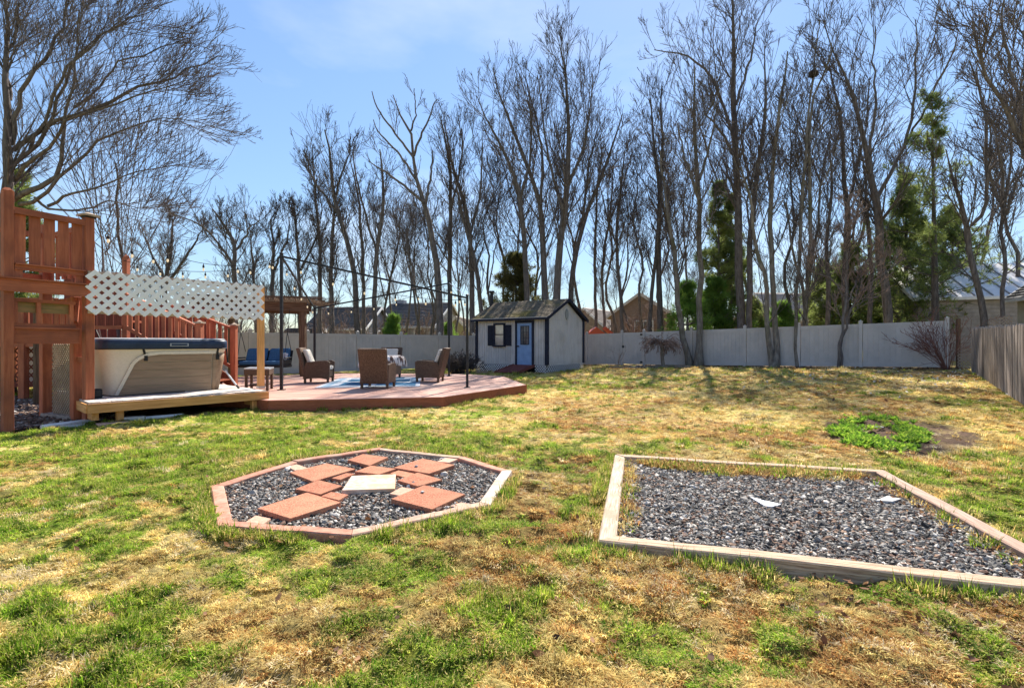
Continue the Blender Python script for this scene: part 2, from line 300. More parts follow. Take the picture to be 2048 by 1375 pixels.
# ---------------------------------------------------------------- ground, one sheet to the horizon
def ground():
    rr = np.concatenate([np.linspace(.02, 1.4, 6), 1.5 * (34 / 1.5) ** (np.arange(330) / 329.0), np.geomspace(36, 1500, 40)])
    A1 = np.linspace(-52, 52, 460); A2 = np.linspace(52, 308, 60)[1:-1]; th = np.radians(np.concatenate([A1, A2])); n = len(th)
    Rg, Tg = np.meshgrid(rr, th, indexing='ij'); X = Rg * np.sin(Tg); Y = Rg * np.cos(Tg)
    Z = gz(X, Y)
    tus = (fbm(X * 6, Y * 6, 3) - .5) * .10 + (fbm(X * 1.2, Y * 1.2, 3) - .5) * .09 + (fbm(X * 13, Y * 13, 2) - .5) * .035
    flat = inside(OCT, X, Y, -.035) | inside(BED, X, Y, -.04) | inside(SHED, X, Y, .1) | inside(DKP, X, Y)
    Z = Z + tus * (1 - sst((Rg - 24) / 10)) * (1 - sst((.9 - Rg) / .5)) * ~flat - .09 * flat - sst((Rg - 60) / 200) * 1.0
    V = np.stack([X, Y, Z], -1).reshape(-1, 3); i, j = np.meshgrid(np.arange(len(rr) - 1), np.arange(n), indexing='ij')
    a = i * n + j; b = i * n + (j + 1) % n; F = np.stack([a, b, b + n, a + n], -1).reshape(-1, 4)[:, ::-1]
    g, r_, p = lawn(X, Y); s = soil(X, Y)
    hf = fbm(X * 4 + 9, Y * 4, 3); g2 = np.clip(g + (hf - .5) * 1.2, 0, 1)[..., None]
    col = STRAW.mean(0) * (1 - g2) + GREENS.mean(0) * g2
    rf = np.clip(r_ + (fbm(X * 5, Y * 5 + 33, 3) - .5), 0, 1)[..., None]; col = col * (1 - rf) + RUST.mean(0) * rf
    col = col * (.80 - .36 * (1 - sst((Rg - 5) / 4)))[..., None]  # nearby ground darkened to paint shade into the gaps between tufts
    sn = np.clip(s + (hf - .5) * .7 * (s > .02), 0, 1)[..., None]; col = col * (1 - sn) + SOILC * sn
    far = sst((Rg - 36) / 30)[..., None]; col = col * (1 - far) + np.array((.16, .17, .06)) * far
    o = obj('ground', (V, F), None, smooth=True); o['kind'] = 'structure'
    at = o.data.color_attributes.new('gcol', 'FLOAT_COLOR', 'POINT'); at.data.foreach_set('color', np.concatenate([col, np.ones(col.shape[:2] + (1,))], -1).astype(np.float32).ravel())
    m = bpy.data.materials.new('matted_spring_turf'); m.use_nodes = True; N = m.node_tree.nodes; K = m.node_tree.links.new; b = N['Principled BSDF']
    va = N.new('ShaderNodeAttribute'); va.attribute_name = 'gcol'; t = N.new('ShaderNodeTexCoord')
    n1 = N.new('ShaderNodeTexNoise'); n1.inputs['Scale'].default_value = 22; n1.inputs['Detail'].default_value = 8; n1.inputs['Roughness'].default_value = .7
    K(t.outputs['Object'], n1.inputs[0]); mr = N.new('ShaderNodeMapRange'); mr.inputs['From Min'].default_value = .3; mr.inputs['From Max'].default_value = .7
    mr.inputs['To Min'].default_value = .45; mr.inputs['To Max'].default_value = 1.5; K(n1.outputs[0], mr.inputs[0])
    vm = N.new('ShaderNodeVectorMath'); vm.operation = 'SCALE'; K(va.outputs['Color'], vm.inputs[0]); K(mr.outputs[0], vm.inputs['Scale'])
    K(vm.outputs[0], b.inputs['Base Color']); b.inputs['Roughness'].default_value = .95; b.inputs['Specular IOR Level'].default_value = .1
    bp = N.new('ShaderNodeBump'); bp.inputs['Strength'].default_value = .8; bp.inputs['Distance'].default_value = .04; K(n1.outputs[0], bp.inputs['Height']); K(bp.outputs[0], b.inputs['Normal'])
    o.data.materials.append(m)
ground()

# ---------------------------------------------------------------- scattering (geometry nodes) for what nobody could count
def inst_mat(name, rough=.8, transl=.0, spec=.3, varb=.25, mixc=None):
    m = bpy.data.materials.new(name); m.use_nodes = True; N = m.node_tree.nodes; K = m.node_tree.links.new; b = N['Principled BSDF']
    a = N.new('ShaderNodeAttribute'); a.attribute_type = 'INSTANCER'; a.attribute_name = 'tint'
    t = N.new('ShaderNodeTexCoord'); n1 = N.new('ShaderNodeTexNoise'); n1.inputs['Scale'].default_value = 60; K(t.outputs['Object'], n1.inputs[0])
    mr = N.new('ShaderNodeMapRange'); mr.inputs['From Min'].default_value = .3; mr.inputs['From Max'].default_value = .7
    mr.inputs['To Min'].default_value = 1 - varb; mr.inputs['To Max'].default_value = 1 + varb; K(n1.outputs[0], mr.inputs[0])
    acol = a.outputs['Color']
    if mixc:
        n2 = N.new('ShaderNodeTexNoise'); n2.inputs['Scale'].default_value = 55; n2.inputs['Detail'].default_value = 1; K(t.outputs['Object'], n2.inputs[0])
        oi = N.new('ShaderNodeObjectInfo'); ad = N.new('ShaderNodeVectorMath'); ad.operation = 'ADD'; K(t.outputs['Object'], ad.inputs[0]); K(oi.outputs['Random'], ad.inputs[1]); K(ad.outputs[0], n2.inputs[0])
        r2 = N.new('ShaderNodeValToRGB'); r2.color_ramp.elements[0].position = .58; r2.color_ramp.elements[1].position = .62; K(n2.outputs['Fac'], r2.inputs[0])
        xm = N.new('ShaderNodeMix'); xm.data_type = 'RGBA'; xm.inputs['B'].default_value = (*mixc, 1); K(r2.outputs[0], xm.inputs['Factor']); K(acol, xm.inputs['A']); acol = xm.outputs['Result']
    vm = N.new('ShaderNodeVectorMath'); vm.operation = 'SCALE'; K(acol, vm.inputs[0]); K(mr.outputs[0], vm.inputs['Scale'])
    K(vm.outputs[0], b.inputs['Base Color']); b.inputs['Roughness'].default_value = rough; b.inputs['Specular IOR Level'].default_value = spec
    if transl:
        tr = N.new('ShaderNodeBsdfTranslucent'); K(vm.outputs[0], tr.inputs[0]); ms = N.new('ShaderNodeMixShader'); ms.inputs[0].default_value = transl
        K(b.outputs[0], ms.inputs[1]); K(tr.outputs[0], ms.inputs[2]); K(ms.outputs[0], N['Material Output'].inputs[0])
    return m
def scatter(name, pts, rot, scl, tint, sources, m, parent=None, label=None, cat=None, idx=None):
    col = bpy.data.collections.new(name + ' pieces')
    for i, (V, F) in enumerate(sources):
        me = bpy.data.meshes.new(name + '_piece'); me.from_pydata([tuple(map(float, v)) for v in V], [], F); me.materials.append(m)
        o = bpy.data.objects.new('%s_piece_%02d' % (name, i), me); col.objects.link(o)
    off = np.array(rootloc(parent)) if parent else np.zeros(3)
    me = bpy.data.meshes.new(name); me.vertices.add(len(pts)); me.vertices.foreach_set('co', (np.asarray(pts) - off).astype(np.float32).ravel())
    for nm, ty, ar, key in (('rot', 'FLOAT_VECTOR', rot, 'vector'), ('scl', 'FLOAT_VECTOR', scl, 'vector')):
        a = me.attributes.new(nm, ty, 'POINT'); a.data.foreach_set(key, np.asarray(ar, dtype=np.float32).ravel())
    a = me.attributes.new('tint', 'FLOAT_COLOR', 'POINT'); a.data.foreach_set('color', np.concatenate([tint, np.ones((len(tint), 1))], 1).astype(np.float32).ravel())
    if idx is None: idx = np.random.RandomState(3).randint(0, len(sources), len(pts))
    a = me.attributes.new('pick', 'INT', 'POINT'); a.data.foreach_set('value', idx.astype(np.int32))
    o = bpy.data.objects.new(name, me); C.objects.link(o); o['kind'] = 'stuff'
    if parent: o.parent = parent
    if label: o['label'] = label; o['category'] = cat
    ng = bpy.data.node_groups.new(name, 'GeometryNodeTree'); ng.interface.new_socket('Geometry', in_out='INPUT', socket_type='NodeSocketGeometry')
    ng.interface.new_socket('Geometry', in_out='OUTPUT', socket_type='NodeSocketGeometry'); N = ng.nodes; K = ng.links.new
    gi = N.new('NodeGroupInput'); go = N.new('NodeGroupOutput'); ip = N.new('GeometryNodeInstanceOnPoints'); ci = N.new('GeometryNodeCollectionInfo')
    ci.inputs['Collection'].default_value = col; ci.inputs['Separate Children'].default_value = True; ci.inputs['Reset Children'].default_value = True
    def na(nm, ty):
        q = N.new('GeometryNodeInputNamedAttribute'); q.data_type = ty; q.inputs['Name'].default_value = nm
        return [s_ for s_ in q.outputs if s_.enabled and s_.name == 'Attribute'][0]
    K(gi.outputs[0], ip.inputs['Points']); K(ci.outputs[0], ip.inputs['Instance']); ip.inputs['Pick Instance'].default_value = True
    K(na('pick', 'INT'), ip.inputs['Instance Index']); K(na('rot', 'FLOAT_VECTOR'), ip.inputs['Rotation']); K(na('scl', 'FLOAT_VECTOR'), ip.inputs['Scale'])
    K(ip.outputs[0], go.inputs[0]); md = o.modifiers.new('scatter', 'NODES'); md.node_group = ng
    return o
def clump(rng, n, h, spread, wid, flat):
    V = []; F = []
    for _ in range(n):
        a = rng.uniform(0, 2 * PI); r_ = spread * math.sqrt(rng.uniform(0, 1)); bx, by = r_ * math.cos(a), r_ * math.sin(a)
        a2 = a + rng.normal(0, 1.1); ln = h * rng.uniform(.55, 1.25); lean = min(1.45, max(.1, rng.normal(flat, .3))); w_ = wid * rng.uniform(.6, 1.2)
        dx, dy = math.cos(a2), math.sin(a2); px, py = -dy * w_ / 2, dx * w_ / 2
        l1, l2 = lean * .6, min(1.6, lean * 1.35)
        m1 = (bx + dx * ln * .5 * math.sin(l1), by + dy * ln * .5 * math.sin(l1), ln * .5 * math.cos(l1))
        tp = (m1[0] + dx * ln * .5 * math.sin(l2), m1[1] + dy * ln * .5 * math.sin(l2), max(.004, m1[2] + ln * .5 * math.cos(l2)))
        o = len(V); V += [(bx + px, by + py, -.005), (bx - px, by - py, -.005), (m1[0] + px * .8, m1[1] + py * .8, m1[2]), (m1[0] - px * .8, m1[1] - py * .8, m1[2]), tp]
        F += [(o, o + 1, o + 3, o + 2), (o + 2, o + 3, o + 4)]
    return V, F
def grass():
    rng = np.random.RandomState(11); PT = []; TI = []; SC = []; ID = []
    # (y0, y1, per m2, scale)
    for y0, y1, den, sc in ((1.2, 3.2, 1500, .8), (3.2, 5.2, 1100, .84), (5.2, 8, 560, 1.0), (8, 12, 230, 1.3), (12, 18, 95, 1.8), (18, 33, 38, 2.4)):
        k = 1.12; A = k * (y1 ** 2 - y0 ** 2); n = int(A * den); y = np.sqrt(rng.uniform(y0 ** 2, y1 ** 2, n)); x = rng.uniform(-1, 1, n) * k * y
        ok = ~(inside(OCT, x, y, -.07) | inside(BED, x, y, .035) | inside(DKP, x, y, -.005) | inside(SHED, x, y) | inside(PLT, x, y, -.12))
        # thin margin on the octagon timbers stays bare
        ok &= ~(inside(OCT, x, y, .03) & (rng.rand(n) > .02))
        nR = (x - FR0[0]) * (FR1 - FR0)[1] - (y - FR0[1]) * (FR1 - FR0)[0]; nL = (x - FL0[0]) * (FL1 - FL0)[1] - (y - FL0[1]) * (FL1 - FL0)[0]
        ok &= ~((nR < -2) & (x > 1.3)) & ~((nL > 2) & (x < 1.3))
        s = soil(x, y); ok &= rng.rand(n) > s * .96
        hole = fbm(x * 3.1 + 5, y * 3.1 + 2, 2); ok &= rng.rand(n) < np.clip(.6 + 1.6 * (hole - .22), .45, 1)
        x, y, s = x[ok], y[ok], s[ok]; n = len(x); g, r_, p = lawn(x, y)
        hf = fbm(x * 5 + 2, y * 5, 2); u = rng.rand(n)
        isg = (g + (hf - .5) * 1.9) > rng.uniform(.25, .75, n); isr = ~isg & (rng.rand(n) < r_ * 1.1); isp = ~isg & ~isr & (rng.rand(n) < p)
        ci = rng.randint(0, 4, n); col = STRAW[ci].copy(); col[isg] = GREENS[ci][isg]; col[isr] = RUST[ci % 3][isr]; col[isp] = PALE[ci % 2][isp]
        col *= (rng.uniform(.6, 1.25, n) * np.clip(.45 + 1.1 * fbm(x * 8 + 60, y * 8 + 9, 2), .6, 1.2))[:, None]
        near = sst((6 - y) / 3); lush = np.clip(fbm(x * 1.4 + 8, y * 1.4 + 8, 2) * 1.7 - .15, .5, 1.45) * np.clip(.55 + 1.1 * fbm(x * 7, y * 7 + 3, 2) ** 1.5 * 1.6, .5, 1.9)
        hh = np.where(isg, rng.uniform(.55, 1.0, n), rng.uniform(.5, 1.0, n)) * lush
        S_ = sc * rng.uniform(.8, 1.3, n)
        PT.append(np.stack([x, y, gz(x, y) + (fbm(x * 6, y * 6, 3) - .5) * .10 + (fbm(x * 1.2, y * 1.2, 3) - .5) * .09 + (fbm(x * 13, y * 13, 2) - .5) * .035 - .004], 1)); TI.append(col)
        SC.append(np.stack([S_, S_, S_ * hh * (.78 if sc > 1.2 else 1)], 1)); ID.append(np.where(isg, rng.randint(0, 4, n), rng.randint(4, 8, n)))
    # taller fringe along the timber edges
    def fringe(poly, n, out):
        P = np.array(poly); c = P.mean(0); X = []
        for i in range(len(P)):
            a, b = P[i], P[(i + 1) % len(P)]; t = rng.rand(int(n * np.hypot(*(b - a))))[:, None]; q = a + (b - a) * t
            d = (q - c) / np.linalg.norm(q - c, axis=1)[:, None]; X.append(q + d * rng.uniform(out[0], out[1], (len(q), 1)))
        return np.concatenate(X)
    for poly, n in ((OCT, 130), (BED, 130), (DKP[:5], 60)):
        q = fringe(poly, n, (.03, .12) if poly is not DKP[:5] else (.02, .15)); m_ = fbm(q[:, 0] * 2.5, q[:, 1] * 2.5, 2) > .42; q = q[m_]; k = len(q)
        x, y = q.T; isg = rng.rand(k) < .65; ci = rng.randint(0, 4, k); col = np.where(isg[:, None], GREENS[ci] * .8, STRAW[ci]) * rng.uniform(.7, 1.1, (k, 1))
        PT.append(np.stack([x, y, gz(x, y) - .005], 1)); TI.append(col); s_ = rng.uniform(.8, 1.3, k); SC.append(np.stack([s_, s_, s_ * rng.uniform(1.1, 2.1, k)], 1)); ID.append(np.where(isg, rng.randint(0, 4, k), rng.randint(4, 8, k)))
    # dry tufts spilling over the inside far edge of the gravel bed
    B = np.array(BED)
    for a, b, n in ((B[1], B[2], 620), (B[0], B[1], 90), (B[2], B[3], 60)):
        t = rng.rand(n)[:, None]; q = a + (b - a) * (.04 + .92 * t); c = B.mean(0); d = (c - q) / np.linalg.norm(c - q, axis=1)[:, None]
        q = q + d * (.13 + np.abs(rng.normal(0, .13 if n > 300 else .05, (n, 1)))); x, y = q.T; isg = rng.rand(n) < .2; ci = rng.randint(0, 3, n)
        col = np.where(isg[:, None], GREENS[ci] * .8, np.where((rng.rand(n) < .6)[:, None], RUST[ci], STRAW[ci])) * rng.uniform(.7, 1.15, (n, 1))
        PT.append(np.stack([x, y, np.full(n, .055)], 1)); TI.append(col); s_ = rng.uniform(1.0, 1.7, n); SC.append(np.stack([s_, s_, s_ * rng.uniform(.9, 1.6, n)], 1)); ID.append(np.where(isg, rng.randint(0, 4, n), rng.randint(4, 8, n)))
    PT = np.concatenate(PT); TI = np.concatenate(TI); SC = np.concatenate(SC); ID = np.concatenate(ID); n = len(PT)
    rot = np.stack([rng.normal(0, .12, n), rng.normal(0, .12, n), rng.uniform(0, 2 * PI, n)], 1)
    src = [clump(rng, 22, .058, .03, .0056, .8) for _ in range(4)] + [clump(rng, 22, .055, .035, .0052, 1.15) for _ in range(4)]
    print('grass clumps', n)
    scatter('grass', PT, rot, SC, TI, src, inst_mat('grass_blades', .75, .5, .15, mixc=(.62, .50, .20)), label='patchy spring lawn grass, green and straw tufts mixed', cat='grass', idx=ID)
grass()

# ---------------------------------------------------------------- vinyl fence, two runs from the corner behind the shed, with a gate
def rundir(a, b): d = (b - a); L_ = float(np.hypot(*d)); return d / L_, L_
def fence_run(name, label, a, b, posts, gap=None, h=1.83):
    d, L_ = rundir(a, b); P = lambda t: a + d * t; ang = math.atan2(d[1], d[0]); pz = lambda t: G(*P(t))
    t = thing(name, label, 'fence', (a[0], a[1], pz(0)), 'runs of the vinyl fence'); nrm = np.array((-d[1], d[0]))
    for k in posts:
        p = P(k); z = pz(k); mb = MB().box((p[0], p[1], z + .95), (.125, .125, 1.96), ang); q = obj('post', mb, VINYL, t)
        cp = MB().box((p[0], p[1], z + 1.945), (.15, .15, .03), ang); cp.add([(p[0] + .07 * math.cos(ang + a_), p[1] + .07 * math.sin(ang + a_), z + 1.96) for a_ in (.785, 2.356, 3.927, 5.498)] + [(p[0], p[1], z + 2.01)], [(0, 1, 4), (1, 2, 4), (2, 3, 4), (3, 0, 4)])
        obj('cap', cp, VINYL, q)
    for k0, k1 in zip(posts[:-1], posts[1:]):
        if gap and abs(k0 - gap) < .01: continue
        A, B = P(k0 + .065), P(k1 - .065); zA, zB = pz(k0), pz(k1)
        for zz, hh in ((1.76, .15), (.13, .17)):
            obj('rail', MB().beam((*A, zA + zz), (*B, zB + zz), .05, hh), VINYL, t)
        n = int(round((k1 - k0) / .19)); w_ = (k1 - k0 - .13) / n
        for i in range(n):
            c = P(k0 + .065 + w_ * (i + .5)); f = (i + .5) / n; z = zA + (zB - zA) * f; e0, e1 = c - d * (w_ / 2 - .012), c + d * (w_ / 2 - .012)
            mb = MB(); s0 = nrm * .011
            mb.hexa([(*(e0 - s0), z + .2), (*(e1 - s0), z + .2), (*(e1 + s0), z + .2), (*(e0 + s0), z + .2)], [(*(e0 - s0), z + 1.70), (*(e1 - s0), z + 1.70), (*(e1 + s0), z + 1.70), (*(e0 + s0), z + 1.70)])
            # a tongue closes the joint behind the board
            mb.box((e1[0] + d[0] * .012, e1[1] + d[1] * .012, z + .95), (.04, .003, 1.5), ang)
            obj('board', mb, VINYL, t)
    return t, P, pz, d, ang, nrm
posts = [0.0, 1.9, 4.25, 6.6, 7.95, 10.6, 13.2, 15.5, 17.8, 20.55]
fr = fence_run('vinyl_fence', 'grey beige vinyl privacy fence behind the bare trees, right of the shed', FR0, FR1, posts, gap=6.6)
# the gate stands in the gap
t, P, pz, d, ang, nrm = fr
gt = thing('fence_gate', 'vinyl garden gate with black hinges and latch behind the small weeping tree', 'gate', (*P(6.6), pz(6.6)))
A, B = P(6.69), P(7.86); z = pz(7.2)
for zz, hh in ((1.76, .15), (.14, .15)): obj('rail', MB().beam((*A, z + zz), (*B, z + zz), .06, hh), VINYL, gt)
for q in (A + d * .05, B - d * .05): obj('stile', MB().box((q[0], q[1], z + .95), (.1, .058, 1.47), ang), VINYL, gt)
for i in range(5):
    c = A + d * (.1 + (np.hypot(*(B - A)) - .2) * (i + .5) / 5); obj('board', MB().box((c[0], c[1], z + .95), (.188, .022, 1.5), ang), VINYL, gt)
nf = -nrm if nrm[1] > 0 else nrm
for zz in (1.72, .2): q = B - d * .02 + nf * .045; obj('hinge', MB().box((q[0], q[1], z + zz), (.2, .03, .09), ang), BLACKP, gt)
q = A + nf * .05; obj('latch', MB().box((q[0], q[1], z + 1.05), (.13, .05, .07), ang).box((q[0], q[1], z + 1.05), (.04, .07, .16), ang), BLACKP, gt)
lp = [i * 2.42 for i in range(12)]; dL, LL = rundir(FL0, FL1); lp = [k for k in lp if k < LL]
fence_run('vinyl_fence', 'grey beige vinyl privacy fence left of the shed behind the deck chairs', FL0 + dL * .07, FL1, lp)

# ---------------------------------------------------------------- weathered stockade fence on the right
def stockade():
    rng = random.Random(5); a = np.array((16.0, 17.4)); b = np.array((7.6, 6.95)); d, L_ = rundir(a, b); ang = math.atan2(d[1], d[0]); nrm = np.array((-d[1], d[0]))
    t = thing('stockade_fence', 'weathered grey wooden stockade fence along the right edge of the yard', 'fence', (*a, G(*a)))
    s = 0
    while s < L_:
        w_ = rng.uniform(.075, .105); p = a + d * (s + w_ / 2); z = G(*p); h = 1.50 + rng.uniform(-.035, .03); ln = rng.gauss(0, .012) - .03; th = rng.uniform(.014, .02); of = rng.uniform(-.008, .008)
        e0, e1 = p - d * (w_ / 2 - .002) + nrm * of, p + d * (w_ / 2 - .002) + nrm * of; n_ = nrm * th; sh = d * ln * h
        mb = MB(); tp = .035
        m0, m1 = p - d * w_ * .18 + nrm * of, p + d * w_ * .18 + nrm * of
        lo = [(*(e0 - n_), z + .03), (*(e1 - n_), z + .03), (*(e1 + n_), z + .03), (*(e0 + n_), z + .03)]
        hi = [(*(e0 - n_ + sh), z + h - tp), (*(e1 - n_ + sh), z + h - tp), (*(e1 + n_ + sh), z + h - tp), (*(e0 + n_ + sh), z + h - tp)]
        mb.hexa(lo, hi); pk = [(*(m0 - n_ + sh), z + h), (*(m1 - n_ + sh), z + h), (*(m1 + n_ + sh), z + h), (*(m0 + n_ + sh), z + h)]
        mb.add(hi + pk, [(4, 5, 6, 7), (0, 1, 5, 4), (1, 2, 6, 5), (2, 3, 7, 6), (3, 0, 4, 7)])
        obj('picket', mb, GREY['v'], t); s += w_ + rng.uniform(0, .007)
    out = nrm if (nrm @ np.array((1, -1))) > 0 else -nrm
    for zz in (.35, 1.15):
        A, B = a + out * .05, b + out * .05; obj('rail', MB().beam((*A, G(*a) + zz), (*B, G(*b) + zz), .05, .08), GREY['x'], t)
stockade()
# broken lattice panel in the far right corner
def lattice(mb_list, o, ux, uz, Wd, Ht, pitch, sw, th, nrm):
    """strips at 45 degrees in the plane o + ux*s + uz*h, clipped to the rectangle; returns one MB per strip"""
    o = Vector(o); ux = Vector(ux).normalized(); uz = Vector(uz); n = Vector(nrm).normalized()
    for sg in (1, -1):
        c = -Ht + pitch * .5
        while c < Wd + Ht:
            # line s = c + h (sg=1) or s = c + Ht - h
            pts = []
            h0 = max(0, -c); h1 = min(Ht, Wd - c)
            if h1 - h0 > pitch * .3:
                s0, s1 = c + h0, c + h1
                if sg == 1: A = o + ux * s0 + uz * h0; B = o + ux * s1 + uz * h1
                else: A = o + ux * s0 + uz * (Ht - h0); B = o + ux * s1 + uz * (Ht - h1)
                e = (B - A).normalized() * sw * .45
                mb_list.append(MB().beam(A - e + n * (th * .52 * sg), B + e + n * (th * .52 * sg), th, sw, up=n.cross(B - A)))
            c += pitch
    return mb_list
def lat_joined(name, m, parent, *a, kind='stuff'):
    L_ = lattice([], *a); mb = MB()
    for q in L_: mb.add(q.v, q.f)
    return obj(name, mb, m, parent, kind=kind)
t = thing('corner_trellis', 'broken tan lattice screen leaning in the gap between the two fences', 'trellis', (16.95, 19.0, G(16.9, 19)))
zz = G(16.9, 19)
lat_joined('lattice_strips', TAN, t, (16.95, 19.0, zz + .05), (.55, -.83, 0), (0, 0, 1), 1.1, .75, .12, .04, .012, (-.83, -.55, 0))
lat_joined('upper_lattice_strips', TAN, t, (17.55, 18.6, zz + .2), (.35, -.5, .05), (.12, 0, 1), .62, 1.7, .12, .04, .012, (-.83, -.55, 0))
obj('post', MB().box((17.0, 19.05, zz + .95), (.1, .1, 1.9)), OLD['v'], t)

# ---------------------------------------------------------------- the shed
def shed():
    d = -SHU; v = SHV; ang = math.atan2(d[1], d[0]); angv = math.atan2(v[1], v[0])
    z0, ze, zr, zg = .43, 2.50, 3.32, .10
    left = SHN + SHU * SL; P = lambda s, q=0., z=0.: (*(left + d * s + v * q), z)       # s along the front from its left end
    t = thing('garden_shed', 'small weathered white garden shed with blue door, navy shutters and shingle roof', 'shed', P(SL / 2, SW / 2, zg))
    ds0, ds1, dz1 = 2.32, 3.10, 2.27    # door
    ws0, ws1, wz0, wz1 = 1.08, 1.58, 1.30, 2.22
    W_ = obj('wall', MB().extr([P(0, 0, z0), P(SL, 0, z0), P(SL, 0, ze), P(0, 0, ze)], (*(v * .06), 0)).extr([P(0, SW, z0), P(SL, SW, z0), P(SL, SW, ze), P(0, SW, ze)], (*(-v * .06), 0))
        .extr([P(0, .062, z0), P(0, SW - .062, z0), P(0, SW - .062, ze), P(0, SW / 2, zr), P(0, .062, ze)], (*(d * .06), 0)).extr([P(SL, .062, z0), P(SL, SW - .062, z0), P(SL, SW - .062, ze), P(SL, SW / 2, zr), P(SL, .062, ze)], (*(-d * .06), 0)), SIDING, t)
    mb = MB(); rng = random.Random(3); s = .05       # front clapboards (vertical), each a few pixels wide
    while s < SL - .06:
        w_ = min(.135, SL - .05 - s); c = s + w_ / 2
        def seg(a_, b_):
            if b_ - a_ > .03: q = P(c, -.008 - rng.uniform(0, .004)); mb.box((q[0], q[1], (a_ + b_) / 2), (w_ - .022, .02, b_ - a_), ang)
        if c + w_ / 2 > ds0 - .09 and c - w_ / 2 < ds1 + .09: seg(dz1 + .12, ze)
        elif c + w_ / 2 > ws0 - .05 and c - w_ / 2 < ws1 + .05: seg(z0, wz0 - .08); seg(wz1 + .08, ze)
        else: seg(z0, ze)
        s += w_
    obj('front_siding_boards', mb, SIDING, t, kind='stuff')
    mb = MB(); s = .06
    while s < SW - .07:
        w_ = min(.135, SW - .06 - s); c = s + w_ / 2; top = ze + (zr - ze) * (1 - abs(c - SW / 2) / (SW / 2)) - .1; q = P(SL + .009, c); zb = z0
        for a_, b_ in ((zb, min(2.42, top)), (2.435, top)):
            if b_ - a_ > .05: mb.box((q[0], q[1], (a_ + b_) / 2), (w_ - .022, .02, b_ - a_), angv)
        s += w_
    obj('gable_siding_boards', mb, SIDING, t, kind='stuff')
    for s_, q_ in ((0, 0), (SL, 0), (SL, SW), (0, SW)):
        p = P(s_, q_); obj('corner_trim', MB().box((p[0], p[1], (z0 + ze) / 2 + .02), (.14, .14, ze - z0 + .02), ang), NAVY, t)
    p = P(2.2, -.03); obj('header_trim', MB().beam(P(-.05, -.055, ze - .02), P(SL + .05, -.055, ze - .02), .03, .08), NAVY, t)
    # roof: two slopes of shingle courses on a deck
    rf = obj('roof', MB().extr([P(-.17, -.22, ze - .1 + .045), P(-.17, SW / 2, zr + .05), P(-.17, SW + .22, ze - .055), P(-.17, SW + .22, ze - .015), P(-.17, SW / 2, zr + .09), P(-.17, -.22, ze - .015)], (*(d * (SL + .34)), 0)), NAVY, t)
    sl_ = math.hypot(SW / 2 + .22, zr + .09 - (ze - .015)); uq = (SW / 2 + .22) / sl_; uz = (zr + .105 - ze) / sl_
    for side in (0, 1):
        for k in range(13):
            a_ = k * sl_ / 13; b_ = a_ + sl_ / 13 + .02
            q0 = -.22 + a_ * uq; q1 = min(-.22 + b_ * uq, SW / 2); zA = ze - .015 + a_ * uz + .028; zB = ze - .015 + ((q1 + .22) / uq) * uz + .008
            if side: q0, q1 = SW - q0, SW - q1
            s = -.18 - (.15 if k % 2 else 0)
            mb = MB()
            while s < SL + .18:
                e = min(s + .31, SL + .18); s0 = max(s, -.18); j = rng.uniform(0, .006)
                if e - s0 > .03: mb.extr([P(s0 + .004, q0, zA + j), P(e - .004, q0, zA + j), P(e - .004, q1, zB), P(s0 + .004, q1, zB)], (0, 0, -.012))
                s += .31
            obj('shingle_course', mb, SHINGLE, rf)
    for q0, q1, zA, zB in ((-.25, SW / 2, ze - .06, zr + .045), (SW + .25, SW / 2, ze - .06, zr + .045)):
        for s_ in (SL + .185, -.185): obj('rake_board', MB().beam(P(s_, q0, zA), P(s_, q1, zB), .03, .14), NAVY, t)
    obj('fascia', MB().beam(P(-.2, -.245, ze - .055), P(SL + .17, -.245, ze - .055), .03, .1), NAVY, t)
    obj('drip_edge', MB().beam(P(-.2, -.262, ze + .002), P(SL + .18, -.262, ze + .002), .03, .03), mat('grey_metal_edge', (.35, .35, .36), rough=.5, bump=0), t)
    # door
    dr = obj('door', MB().box(P((ds0 + ds1) / 2, -.025, (z0 + dz1) / 2), (ds1 - ds0, .04, dz1 - z0), ang), DOORB, t)
    for s_ in (ds0 - .05, ds1 + .05): obj('door_trim', MB().box(P(s_, -.04, (z0 + dz1) / 2 + .03), (.09, .07, dz1 - z0 + .06), ang), NAVY, t)
    obj('door_trim', MB().box(P((ds0 + ds1) / 2, -.045, dz1 + .065), (ds1 - ds0 + .2, .078, .1), ang), NAVY, t)
    a0, a1, b0, b1 = ds0 + .2, ds1 - .15, 1.33, 2.14
    for i in range(3):
        for j in range(3):
            obj('pane', MB().box(P(a0 + (a1 - a0) * (i + .5) / 3, -.05, b0 + (b1 - b0) * (j + .5) / 3), ((a1 - a0) / 3 - .012, .012, (b1 - b0) / 3 - .012), ang), GLASSD, dr)
    for i in range(4): obj('muntin', MB().box(P(a0 + (a1 - a0) * i / 3, -.056, (b0 + b1) / 2), (.022, .024, b1 - b0 + .022), ang), NAVY, dr)
    for i in range(4): obj('muntin', MB().box(P((a0 + a1) / 2, -.058, b0 + (b1 - b0) * i / 3), (a1 - a0, .02, .022), ang), NAVY, dr)
    q = P(ds0 + .07, -.09, 1.25); obj('door_handle', MB().box(q, (.11, .05, .035), ang).box(P(ds0 + .06, -.06, 1.25), (.05, .05, .06), ang), BLACKP, dr)
    # window with shutters
    wn = obj('window', MB().box(P((ws0 + ws1) / 2, -.03, wz1 + .04), (ws1 - ws0 + .14, .1, .08), ang).box(P((ws0 + ws1) / 2, -.05, wz0 - .04), (ws1 - ws0 + .2, .15, .07), ang)
        .box(P(ws0 - .03, -.035, (wz0 + wz1) / 2), (.06, .1, wz1 - wz0), ang).box(P(ws1 + .03, -.035, (wz0 + wz1) / 2), (.06, .1, wz1 - wz0), ang), NAVY, t)
